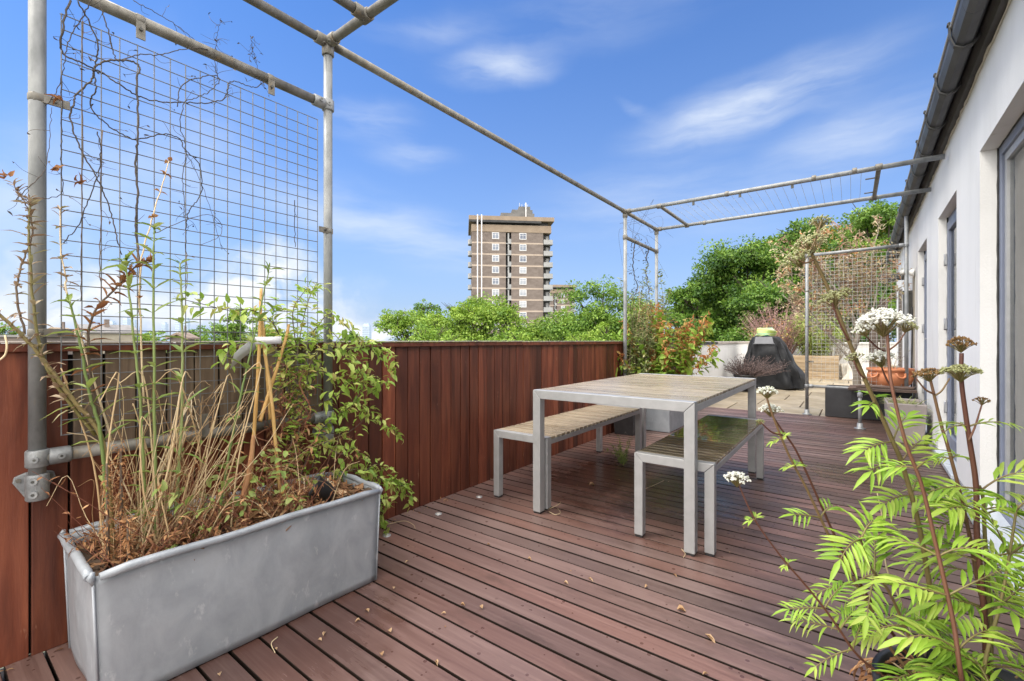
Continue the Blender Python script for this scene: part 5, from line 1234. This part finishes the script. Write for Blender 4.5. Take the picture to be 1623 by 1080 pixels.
pk = MB(); pk.obox((.30, 7.45, .433), (.33, .0, .002), (.01, .24, 0), (0, 0, .016), .5); pk.obox((.34, 7.40, .462), (.28, .01, .002), (.02, .12, 0), (0, 0, .010), .2)
tag(pk.build('weathered_board', FLAKY, None, bevel=.004), 'flaking dark weathered board laid across the black trough below the terracotta bowl', 'board')
tc_ = thing('terracotta_bowl', 'round bellied terracotta bowl with scroll handles by the white wall', 'plant pot', (.405, 7.86, .40))
z0 = .405; MB().lathe([(0, z0), (.13, z0), (.17, z0 + .02), (.225, z0 + .09), (.243, z0 + .15), (.238, z0 + .20), (.228, z0 + .225), (.232, z0 + .235), (.250, z0 + .245), (.252, z0 + .275), (.232, z0 + .28), (.222, z0 + .26), (.215, z0 + .22), (0, z0 + .21)], 40, (.405, 7.86, 0)).build('bowl', TERRA, tc_)
for an in (-2.3, -1.15, .6):
    c0 = Vector((.405 + .243 * math.cos(an), 7.86 + .243 * math.sin(an), z0 + .19)); tg = Vector((-math.sin(an), math.cos(an), 0)); ou = Vector((math.cos(an), math.sin(an), 0))
    b = MB(); b.tube(smooth([c0 - tg * .05 + Vector((0, 0, .03)), c0 - tg * .035 + ou * .02 - Vector((0, 0, .015)), c0 + ou * .025 - Vector((0, 0, .03)), c0 + tg * .035 + ou * .02 - Vector((0, 0, .015)), c0 + tg * .05 + Vector((0, 0, .03))], 5), .012, 10); b.build('scroll_handle', TERRA, tc_)
shrub('bowl_plant', 'few bare grey twigs standing in the terracotta bowl', (.40, 7.86, .61), 9, .22, .45, BARKL, GREYLEAF, (.02, .04), .3, .09, (.004, .0015), jit=.02)
tp = thing('taupe_pot', 'smooth taupe square planter against the white wall with grasses', 'planter', (.43, 6.3, 0))
b = MB(); s0, s1 = .135, .155
for s_ in (0,):
    b.add([(.445 + i * s, 6.35 + j * s * 1.9, z) for z, s in ((.004, s0), (.405, s1), (.408, s1 - .014), (.36, s1 - .018)) for i, j in ((-1, -1), (1, -1), (1, 1), (-1, 1))],
          [(q * 4 + k, q * 4 + (k + 1) % 4, q * 4 + 4 + (k + 1) % 4, q * 4 + 4 + k) for q in range(3) for k in range(4)] + [(0, 3, 2, 1), (12, 13, 14, 15)])
b.build('body', TAUPE, tp, bevel=.006)
gs = MB()
for k in range(170):
    p = Vector((.445 + random.uniform(-.12, .12), 6.35 + random.uniform(-.25, .25), .36)); a = random.uniform(0, 6.28); L_ = random.uniform(.05, .17)
    gs.leaf(p, (math.cos(a) * .8, math.sin(a) * .8, random.uniform(.4, 1.4)), (0, 0, 1), L_, .009, random.random(), .2, random.uniform(.3, 1.2))
gs.build('grasses', GREYLEAF, tp)

def branchy(base, tips, r0, mat_, parent, name='branches', wob=.06):
    b = MB()
    for tp_, via, r in tips:
        S = smooth([Vector(base if via is None else via), (Vector(base if via is None else via)).lerp(Vector(tp_), .5) + rv(wob), Vector(tp_)], 6); b.tube(S, [r, r * .35], 6, random.random(), False)
    return b.build(name, mat_, parent)
dt = thing('dying_tree', 'small dying tree with dry pink brown leaves behind the wire screen', 'tree', (.05, 7.88, .36))
trunk = smooth([Vector((.06, 7.88, .34)), Vector((.05, 7.90, .62)), Vector((-.01, 7.92, .82)), Vector((.07, 7.95, 1.10)), Vector((.12, 8.0, 1.45))], 8)
MB().tube(trunk, [.052, .026], 12, .5).build('trunk', BARKL, dt)
br = MB(); ends = []
forks = [(trunk[14], (-.35, 8.0, 1.25)), (trunk[16], (.0, 8.15, 1.5)), (trunk[18], (-.18, 8.05, 1.75)), (trunk[22], (.38, 8.15, 1.55)), (trunk[26], (.30, 8.1, 1.95)), (trunk[30], (.02, 8.2, 2.0)), (trunk[32], (.16, 8.1, 2.05)), (trunk[15], (-.55, 7.95, 1.62)), (trunk[20], (-.42, 8.1, 2.0)), (trunk[24], (-.80, 8.15, 2.0)), (trunk[22], (-.70, 8.0, 2.25)), (trunk[25], (-.55, 8.05, 2.45)), (trunk[19], (-.85, 8.05, 1.75)), (trunk[26], (-.45, 8.2, 2.4)), (trunk[30], (-.12, 8.2, 2.45)), (trunk[28], (.25, 8.2, 2.4)), (trunk[22], (-.62, 8.1, 1.85)), (trunk[24], (.52, 8.1, 1.75))]
for a_, e_ in forks:
    e_ = Vector(e_); S = smooth([a_, a_.lerp(e_, .45) + rv(.07), e_], 7); br.tube(S, [.017, .007], 7, random.random(), False)
    for k in range(6):
        p = S[random.randint(6, len(S) - 1)]; q = p + Vector((random.uniform(-.42, .25), random.uniform(-.2, .3), random.uniform(.05, .48))); m_ = p.lerp(q, .5) + rv(.05)
        br.tube(smooth([p, m_, q], 4), [.006, .002], 5, random.random(), False); ends.append((m_, q))
        for z in range(2):
            q2 = q + Vector((random.uniform(-.2, .15), random.uniform(-.15, .15), random.uniform(.0, .24))); br.tube([q, q.lerp(q2, .5) + rv(.02), q2], [.0025, .001], 4, random.random(), False); ends.append((q, q2))
br.build('branches', BARKL, dt)
lf = MB()
for p, q in ends:
    tone = random.random()
    for k in range(15):
        c_ = p.lerp(q, random.uniform(.3, 1.1)) + rv(.035); L_ = random.uniform(.03, .065); lf.leaf(c_, rv(1) + Vector((0, 0, .3)), rv(1) + Vector((0, 0, .7)), L_, L_ * .34, min(1, max(0, tone + random.uniform(-.2, .2))), .3, random.uniform(0, 1))
lf.build('foliage', DEADLEAF, dt)

# ------------------------------------------------------------------ leaves fallen on the deck
def deck_leaf(px, py, L, W, lab, tone=.9, ang=None, curl=.6, grp='small dry leaves on the deck'):
    p = PX(px, py, z=.003); a = random.uniform(0, 6.28) if ang is None else ang; b = MB()
    b.leaf((-.5 * L, 0, .002), (1, 0, .12), (0, 0, 1), L, W, tone, curl, .35); b.leaf((-.35 * L, .0, .004), (1, .25, .2), (0, .3, 1), L * .7, W * .6, tone * .9, curl, .5)
    o = b.build('fallen_leaf', LITTER); o.location = p; o.rotation_euler = (random.uniform(-.2, .2), random.uniform(-.15, .15), a); tag(o, lab, 'leaf', grp); return o
LB = 'small dry tan leaf lying on the reddish brown deck boards'
deck_leaf(1080, 968, .034, .024, 'broad tan leaf lying flat on the bare deck in front of the table', .75, .3)
deck_leaf(1126, 1014, .052, .016, 'long curled golden leaf nearest the bottom of the deck', .85, -.5)
deck_leaf(938, 769, .055, .02, 'pale leaf standing on edge under the table', .95, 1.2, .9)
deck_leaf(936, 919, .034, .009, 'pale straw sliver in a board gap in front of the table', 1, -.35)
for (px, py) in ((645, 891), (625, 933), (704, 973), (620, 1001), (606, 1038), (582, 969), (693, 1052), (774, 864), (735, 960), (896, 925), (1023, 931), (1071, 913), (1118, 1069), (505, 1015), (350, 1070), (776, 760), (763, 963), (567, 985), (514, 1005), (1180, 838), (436, 1030), (838, 887), (1390, 850)):
    deck_leaf(px + random.uniform(-2, 2), py, random.uniform(.014, .024), random.uniform(.008, .015), LB, random.uniform(.7, 1))
for pts, lab in (([(612, 832), (640, 826), (655, 832), (658, 838)], 'thin pale stalk lying on the deck at the end of the trough'), ([(868, 808), (885, 800), (889, 795)], 'short bent stalk beside the near left table leg'), ([(870, 811), (880, 816), (888, 813), (884, 806)], 'looped straw stalk on the deck by the near left table leg'), ([(1080, 870), (1086, 878), (1083, 884)], 'wisp of straw against the near right table leg'), ([(1010, 780), (1035, 770), (1052, 762)], 'thin stalk lying on the boards under the wet bench'), ([(440, 1010), (430, 1020), (436, 1035)], 'short straw stalk beside the trough corner')):
    b = MB(); b.tube(smooth([PX(a, c, z=.005 + .003 * (i % 2)) for i, (a, c) in enumerate(pts)], 5), [.0018, .0012], 5, .8); tag(b.build('straw_stalk', STRAW), lab, 'straw')
b = MB()
for k in range(90):
    x_, y_ = random.uniform(-2.17, -2.10), random.uniform(-.1, 2.2); b.leaf((x_, y_, .004), rv(1), (0, 0, 1), random.uniform(.008, .03), .008, random.random(), .3, .3)
for k in range(60):
    x_, y_ = random.uniform(-2.15, .5), random.uniform(.6, 7.4); b.leaf((x_, y_, .003), (random.uniform(-1, 1), random.uniform(-1, 1), .1), (0, 0, 1), random.uniform(.006, .016), .006, random.random(), .3, .3)
tag(b.build('deck_debris', LITTER), 'crumbs of dead leaf along the fence foot and over the deck', 'debris', kind='stuff')
# ------------------------------------------------------------------ tower block (own frame: X along its front, Y away, Z up)
F_, R_ = Vector((-.6, .8, 0)), Vector((.8, .6, 0))
def at(px, d, z=0):
    u = (px - 811.5) / FOC; v = F_ * d + R_ * (u * d); return Vector((v.x, v.y, z))
FL = 2.80
def tower(name, label, px, d, ztop, w_, depth, rot, floors, rooms=True):
    t = thing(name, label, 'tower block', at(px, d, -15), rz=math.atan2(.6, .8) + rot)
    H = ztop + 15; x0, x1 = -w_ / 2, w_ / 2; bx = x1 - 1.9
    wl_ = MB()
    sl0, sl1 = -.17 * w_ * .35 - .3, -.17 * w_ * .35 + 1.1
    wl_.box((x0, 0, 0), (sl0, depth, H)); wl_.box((sl1, 0, 0), (bx, depth, H)); wl_.box((sl0, 1.3, 0), (sl1, depth, H)); wl_.box((bx, 1.7, 0), (x1, depth, H))
    wl_.build('wall', BRICK, t, local=True)
    v = MB(); v.box((sl0 + .01, 1.2, 0), (sl1 - .01, 1.29, H - .1)); v.box((bx + .02, 1.55, 0), (x1 - .02, 1.69, H - .1)); v.build('recess', TDARK, t, local=True)
    zt = H; b = MB(); b.box((x0 - .12, -.12, zt), (x1 + .12, depth + .1, zt + 1.75)); b.build('top_band', TAN, t, local=True)
    b = MB(); b.box((x0 + .8, .6, zt + 1.75), (x1 - .6, depth - .6, zt + 2.75)); b.build('clerestory', TDARK, t, local=True)
    b = MB(); b.box((x0 - .75, -.75, zt + 2.75), (x1 + .75, depth + .7, zt + 3.75)); b.build('roof_slab', TAN, t, local=True)
    b = MB(); b.box((x0 - .72, -.755, zt + 2.2), (x1 - 2.5, -.70, zt + 2.74)); b.box((x0 - .2, -.2, zt + 2.18), (x1 - 2.5, -.69, zt + 2.2)); b.build('roof_rail', TDARK, t, local=True)
    if rooms: b = MB(); b.box((-2.6, .8, zt + 3.75), (5.8, depth - 4, zt + 5.0)); b.build('parapet_step', ROOMGREY, t, local=True)
    if rooms: b = MB(); b.box((.2, 1.2, zt + 5.0), (5.4, depth - 5, zt + 6.0)); b.box((2.0, 1.8, zt + 6.0), (4.9, depth - 6, zt + 7.0)); b.build('plant_room', ROOMGREY, t, local=True)
    b = MB()
    for xx in (1.6, 2.2, 3.0, 3.7): b.box((xx + .6, 2.4, zt + 7.0), (xx + .67, 2.47, zt + 7.7 + random.random() * .5))
    b.box((3.5, .55, zt + 3.8), (3.75, .7, zt + 7.6)); b.build('mast', WHITEP, t, local=True) if rooms else None
    wx = (sl0 - 3.4, sl1 + 2.0)
    for k in range(floors):
        zb = H - (k + 1) * FL
        if k < floors - 1:
            for a_, c_ in ((x0 - .02, sl0 + .001), (sl1 - .001, bx)):
                b = MB(); b.box((a_, -.035, zb - .1), (c_, .2, zb + .28)); b.build('floor_band', TANPALE, t, local=True)
        for xx in wx:
            b = MB(); z0 = zb + 1.05; b.box((xx, -.06, z0), (xx + 1.75, .02, z0 + 1.62)); f = b.build('window', WHITEP, t, local=True)
            q = MB(); ww = .62
            tn = random.random()
            q.box((xx + .16, -.066, z0 + .16), (xx + .84, -.061, z0 + 1.0), tn); q.box((xx + .92, -.066, z0 + .16), (xx + 1.59, -.061, z0 + 1.0), tn); q.box((xx + .16, -.066, z0 + 1.08), (xx + .84, -.061, z0 + 1.46), tn); q.box((xx + .92, -.066, z0 + 1.08), (xx + 1.59, -.061, z0 + 1.46), tn); q.build('pane', TPANE, f, local=True)
        b = MB(); b.box((sl0 + .02, -.02, zb - .05), (sl1 - .02, 1.2, zb + .12)); b.box((sl0 + .55, .0, zb + .12), (sl1 - .02, .08, zb + 1.15), random.random()); b.box((sl0 + .50, .1, zb + .12), (sl0 + .85, 1.19, zb + 2.6), .7); b.build('slot_balcony', TGREY, t, local=True)
        b = MB(); b.box((bx + .04, -.35, zb - .08), (x1 + .5, 1.5, zb + .10)); b.box((bx + .06, -.33, zb + .1), (x1 + .45, -.27, zb + 1.1), random.random()); b.box((x1 + .40, -.26, zb + .1), (x1 + .46, 1.5, zb + 1.1)); b.box((bx + .9, 1.4, zb + .12), (bx + 1.6, 1.54, zb + 2.3)); b.build('corner_balcony', TGREY, t, local=True)
        for yy in (5.5, 11.5):
            b = MB(); b.box((x1 + .001, yy, zb - .08), (x1 + 1.0, yy + 3, zb + .1)); b.box((x1 + .92, yy, zb + .1), (x1 + .98, yy + 3, zb + 1.1)); b.build('side_balcony', TGREY, t, local=True)
        b = MB(); b.prism([(x0 - .001, .9), (x0 - .001, 3.6), (x0 - .6, 3.6), (x0 - .95, 3.0), (x0 - .95, 1.5), (x0 - .6, .9)], 'z', zb - .08, zb + .10, .3); b.prism([(x0 - .001, .9), (x0 - .6, .9), (x0 - .95, 1.5), (x0 - .95, 3.0), (x0 - .6, 3.6), (x0 - .001, 3.6), (x0 - .001, 3.52), (x0 - .56, 3.52), (x0 - .88, 2.96), (x0 - .88, 1.54), (x0 - .56, .98), (x0 - .001, .98)], 'z', zb + .1, zb + 1.05, .6); b.build('side_balcony', TGREY, t, local=True)
    for xx in (x0 + 1.35, x0 + 2.35):
        b = MB(); b.tube([(xx, -.9, 0), (xx, -.9, zt + 3.9)], .13, 10); b.build('white_pipe', WHITEP, t, local=True)
    return t
ZTOW = CAMH + (540 - 365) / FOC * 111
tower('tower_block', 'brown brick tower block with pale floor bands and two white pipes', 811, 112, ZTOW - .3, 19.6, 16, R(6), 14)
tower('tower_block', 'smaller brown tower block peeking out right of the big one', 882, 205, CAMH + (540 - 458) / FOC * 205 - 2, 17, 16, R(6), 9, False)

# skyscrapers and roofs on the skyline
for (px, y_, w_, d_, lab) in ((198, 503, 8, 2600, 'pale distant skyscraper, the tallest on the skyline left of the trough weeds'), (210, 507, 7, 2700, 'pale distant skyscraper immediately right of the tallest one'), (175, 509, 8, 2600, 'low pale distant skyscraper left of the tallest one'), (259, 511, 7, 2800, 'small pale distant skyscraper alone between two clusters'), (281, 506, 8, 2500, 'stepped pale distant skyscraper at the left of the right cluster'), (294, 504, 7, 2600, 'pale distant skyscraper with pointed roof in the right cluster'), (580, 513, 12, 900, 'grey distant block beyond the climber right of the trough')):
    h_ = (540 - y_) / FOC * d_ + 16; ww = w_ / FOC * d_ * .9; t = thing('skyscraper', lab, 'skyscraper', at(px, d_, -15), 'distant skyline towers', rz=math.atan2(.6, .8))
    b = MB(); b.box((-ww / 2, 0, 0), (ww / 2, ww, h_ * .93)); b.box((-ww * .36, ww * .1, h_ * .93), (ww * .36, ww * .8, h_)); b.build('body', HAZEGLASS, t, local=True)
    b = MB()
    for k in range(12): b.box((-ww / 2 - .4, -.6, h_ * .93 * (k + .9) / 13), (ww / 2 + .4, -.05, h_ * .93 * (k + .9) / 13 + h_ * .012))
    b.build('floor_line', TPANE, t, local=True)
def housey(px, ytop, wpx, d_, lab, wm, rm, rot, eave=.45, flat=False):
    t = thing('distant_house', lab, 'house', at(px, d_, -15), 'roofs beyond the fence', rz=math.atan2(.6, .8) + rot); h_ = (540 - ytop) / FOC * d_ + 16.05; ww = wpx / FOC * d_; he = h_ - ww * eave * .6
    if flat: he = h_ - .3
    b = MB(); b.box((-ww / 2, 0, 0), (ww / 2, ww * 1.2, he)); b.build('wall', wm, t, local=True)
    b = MB()
    if flat: b.box((-ww / 2 - .3, -.3, he), (ww / 2 + .3, ww * 1.2 + .3, h_))
    else:
        b.prism([(-ww / 2 - .4, he - .2), (0, h_), (ww / 2 + .4, he - .2), (ww / 2 + .4, he - .45), (0, h_ - .3), (-ww / 2 - .4, he - .45)], 'y', -.5, ww * 1.2 + .5)
        b.prism([(-ww / 2, he - .4), (ww / 2, he - .4), (0, h_ - .35)], 'y', .02, .25)
    rf = b.build('roof', rm, t, local=True)
    b = MB(); b.box((ww * .12, ww * .5, h_ - ww * .25), (ww * .22, ww * .62, h_ + .9)); b.build('chimney', BRICK, rf, local=True)
    for k in (-1, 1):
        b = MB(); b.box((k * ww * .25 - ww * .09, -.06, he - 2.2), (k * ww * .25 + ww * .09, .02, he - .8)); f = b.build('window', WHITEP, t, local=True); b = MB(); b.box((k * ww * .25 - ww * .06, -.075, he - 2.05), (k * ww * .25 + ww * .06, -.062, he - .95), .3); b.build('pane', TPANE, f, local=True)
housey(84, 519, 30, 70, 'house with tan gable roof just right of the near tube post', STUCCO, SLEEPER, R(20))
housey(130, 514, 50, 78, 'house with wide grey hipped roof behind the left edge of the mesh', STUCCO, ROOFGREY, R(-35), .35)
housey(283, 527, 22, 60, 'orange brick house end low behind the straight green weeds', BRICK, ROOFTILE, R(10))
housey(25, 531, 60, 60, 'long flat roofed block at the far left above the fence', BRICK, ROOFGREY, R(5), flat=True)

# ------------------------------------------------------------------ trees
def crown_leaves(lobes, n_clump, per, leafL, seed, flat=.75, tone_amp=.3):
    g = np.random.default_rng(seed); cs, rs = np.array([l[0] for l in lobes], float), np.array([l[1] for l in lobes], float)
    pr_ = rs ** 2 / (rs ** 2).sum(); idx = g.choice(len(lobes), n_clump, p=pr_)
    dv = g.normal(size=(n_clump, 3)); dv[:, 2] = np.abs(dv[:, 2]) * 1.0 - .38 * g.random(n_clump); dv /= np.linalg.norm(dv, axis=1, keepdims=True)
    rad = rs[idx] * g.uniform(.35, 1.05, n_clump); cc = cs[idx] + dv * rad[:, None] * np.array([1, 1, .85])
    ctone = g.uniform(0, 1, n_clump); cr = rs[idx] * g.uniform(.20, .36, n_clump)
    n = n_clump * per; ci = np.repeat(np.arange(n_clump), per)
    off = g.normal(size=(n, 3)); off /= np.linalg.norm(off, axis=1, keepdims=True); off *= (g.random(n) ** .45)[:, None]; off[:, 2] *= flat
    P = cc[ci] + off * cr[ci][:, None] * np.array([1.25, 1.25, .8])
    D = off * .8 + dv[ci] * .35 + g.normal(size=(n, 3)) * .55; D[:, 2] -= .25
    Nn = off * .5 + dv[ci] * .4 + g.normal(size=(n, 3)) * .45 + np.array([0, 0, .75])
    rnd = np.clip(.5 + (ctone[ci] - .5) * tone_amp * 2 + g.normal(size=n) * .16, 0, 1)
    L = leafL * g.uniform(.6, 1.25, n)
    return P, D, Nn, L, L * g.uniform(.5, .75, n), rnd
def lobes_for(w_, h_, n, seed, squash=1.0):
    g = random.Random(seed); out = [((0, 0, -.22 * h_), w_ * .34)]
    for k in range(n):
        a = k * 2.4 + g.uniform(-.4, .4); f = g.random(); e = w_ * .5 * (.35 + .55 * math.sqrt(g.random())) * math.sqrt(max(.1, 1 - (f * .9) ** 2)); z = -h_ * .42 + f * h_ * .78
        out.append(((math.cos(a) * e * .8, math.sin(a) * e * .8, z), w_ * g.uniform(.13, .24)))
    out.append(((g.uniform(-.1, .1) * w_, 0, h_ * .33), w_ * .17))
    return out
def make_tree(name, label, px, ytop, wpx, d_, lmat, seed, group, n_clump=260, per=34, leafL=.30, hfac=.85, n_lobe=13, base=-15, tone=.3, orange=None):
    w_ = wpx / FOC * d_; h_ = w_ * hfac; zt = CAMH + (540 - ytop) / FOC * d_; zc = zt - h_ * .5
    p0 = at(px, d_, base); t = thing(name, label, 'tree', p0, group); lb = lobes_for(w_, h_, n_lobe, seed)
    zm = max(c[2] + r for c, r in lb); lb = [((c[0], c[1], c[2] + h_ * .5 - zm), r) for c, r in lb]
    cz = zc - base; tb = MB(); g = random.Random(seed)
    S = smooth([Vector((0, 0, 0)), Vector((g.uniform(-.3, .3), g.uniform(-.3, .3), (cz - h_ * .3) * .5)), Vector((0, 0, cz - h_ * .3)), Vector((0, 0, cz + h_ * .1))], 5)
    tb.tube(S, [w_ * .040 + .12, w_ * .012], 10, .5); tb.build('trunk', BARK, t, local=True)
    lm_ = MB()
    for c, r in lb:
        a_ = S[len(S) // 2 + g.randint(0, len(S) // 2 - 2)]; e_ = Vector((c[0], c[1], c[2] + cz)); lm_.tube(smooth([a_, a_.lerp(e_, .5) + Vector((0, 0, -.1 * r)), e_, e_ + Vector((c[0] * .2, c[1] * .2, r * .6))], 5), [w_ * .008 + .03, .02], 6, .5, False)
        for q in range(5):
            e2 = e_ + Vector((g.uniform(-1, 1), g.uniform(-1, 1), g.uniform(-.3, 1))) * r * .9; lm_.tube([e_, e_.lerp(e2, .5), e2], [.05, .015], 4, .5, False)
    lm_.build('limbs', BARK, t, local=True)
    P, D, Nn, L, W, rnd = crown_leaves([((c[0], c[1], c[2] + cz), r) for c, r in lb], n_clump, per, leafL, seed, tone_amp=tone)
    P = P + np.array(p0); o = leafcloud('crown', lmat, t, P, D, Nn, L, W, rnd)
    if orange:
        P, D, Nn, L, W, rnd = crown_leaves([((c[0], c[1], c[2] + cz), r) for c, r in lb[-orange:]], 70, 26, leafL, seed + 5); o = leafcloud('turning_foliage', LEAF_ORANGE, t, P + np.array(p0), D, Nn, L, W, rnd)
    return t
G1 = 'bright green trees beyond the timber fence'; G2 = 'deep green trees beyond the parapet wall'; G3 = 'far trees on the left skyline'
make_tree('tree', 'leftmost rounded bright tree beyond the fence', 646, 482, 130, 55, LEAF_BRIGHT, 11, G1, 260, 34, .30)
make_tree('tree', 'darker tree crown peeking up left of the tower block', 678, 476, 75, 62, LEAF_MID, 12, G1, 200, 30, .30)
make_tree('tree', 'pale yellow green tree covering the foot of the tower block', 768, 461, 160, 46, LEAF_BRIGHT, 13, G1, 560, 36, .27, .75)
make_tree('tree', 'bright tree between the leftmost one and the tower', 715, 474, 140, 50, LEAF_BRIGHT, 14, G1, 280, 34, .28)
make_tree('tree', 'low bright tree below the right side of the tower block', 850, 494, 160, 48, LEAF_BRIGHT, 15, G1, 300, 34, .27, .7)
make_tree('tree', 'large bright tree left of the far pergola posts', 950, 437, 180, 43, LEAF_MID, 16, G1, 800, 38, .25, .85, 19)
make_tree('tree', 'bright tree seen between the two far pergola posts', 1022, 474, 100, 38, LEAF_BRIGHT, 17, G1, 260, 34, .23)
make_tree('tree', 'lower bright tree right of the tower foot', 900, 486, 150, 52, LEAF_BRIGHT, 18, G1, 260, 34, .28, .7)
make_tree('tree', 'lowest bright tree just above the middle of the fence', 800, 512, 160, 36, LEAF_BRIGHT, 19, G1, 300, 34, .22, .6)
make_tree('tree', 'low fresh green tree just above the right end of the fence', 950, 508, 140, 34, LEAF_BRIGHT, 20, G1, 280, 34, .21, .6)
make_tree('tree', 'low green tree just above the fence left of the tower', 690, 510, 130, 38, LEAF_BRIGHT, 21, G1, 260, 34, .23, .6)
make_tree('tree', 'small lone deep green tree crown left of the big ones beyond the parapet', 1100, 442, 100, 30, LEAF_DEEP, 31, G2, 300, 40, .20, 1.0, tone=.4)
make_tree('tree', 'broad deep green tree rising behind the covered barbecue', 1185, 374, 200, 30, LEAF_DEEP, 32, G2, 900, 44, .20, 1.0, 16, tone=.45)
make_tree('tree', 'tall deep green tree with orange turning leaves behind the wire screen', 1292, 342, 240, 32, LEAF_DEEP, 33, G2, 900, 44, .21, 1.0, 16, tone=.45, orange=3)
make_tree('tree', 'tall mid green tree beside the gutter end', 1395, 318, 190, 27, LEAF_MID, 34, G2, 700, 44, .18, 1.05, 15, tone=.4)
make_tree('tree', 'low deep green tree filling the space under the tall ones', 1225, 440, 190, 25, LEAF_DEEP, 35, G2, 760, 42, .17, .8, 15, tone=.45)
make_tree('tree', 'deep green tree low behind the wire screen', 1350, 420, 170, 26, LEAF_DEEP, 36, G2, 460, 42, .18, .85, 14, tone=.45)
make_tree('tree', 'low green tree right behind the rust leaved shrub', 1085, 492, 110, 27, LEAF_DEEP, 37, G2, 300, 38, .18, .8, tone=.4)
make_tree('tree', 'deep green tree joining the lone crown to the broad one', 1132, 424, 150, 34, LEAF_DEEP, 38, G2, 520, 42, .22, 1.0, 14, tone=.45)
make_tree('tree', 'deep green tree top between the broad tree and the one with orange leaves', 1236, 366, 170, 36, LEAF_MID, 39, G2, 560, 42, .23, 1.0, 14, tone=.45)
make_tree('tree', 'deep green tree top above the middle of the wire screen', 1345, 345, 190, 38, LEAF_DEEP, 40, G2, 560, 42, .24, 1.0, 14, tone=.45, orange=2)
make_tree('tree', 'far tree at the left picture edge left of the near tube post', 8, 512, 90, 80, LEAF_MID, 41, G3, 160, 30, .5)
make_tree('tree', 'round far tree behind the right half of the mesh', 372, 488, 92, 78, LEAF_MID, 42, G3, 260, 32, .42)
make_tree('tree', 'far tree behind the slanting green weed', 430, 508, 110, 85, LEAF_BRIGHT, 43, G3, 200, 30, .48)
make_tree('tree', 'low far tree behind the straight green weeds', 235, 519, 120, 90, LEAF_BRIGHT, 44, G3, 180, 30, .5, .6)
make_tree('tree', 'low far tree right of the grey roof', 178, 516, 80, 85, LEAF_BRIGHT, 45, G3, 160, 30, .48, .6)
make_tree('tree', 'low far tree behind the bamboo canes', 500, 522, 100, 80, LEAF_BRIGHT, 46, G3, 160, 30, .45, .6)
make_tree('tree', 'dark far bush low behind the climber', 560, 525, 60, 75, LEAF_MID, 47, G3, 120, 30, .42, .6)
make_tree('tree', 'low far tree under the skyline cluster', 315, 521, 90, 95, LEAF_MID, 48, G3, 160, 30, .5, .6)
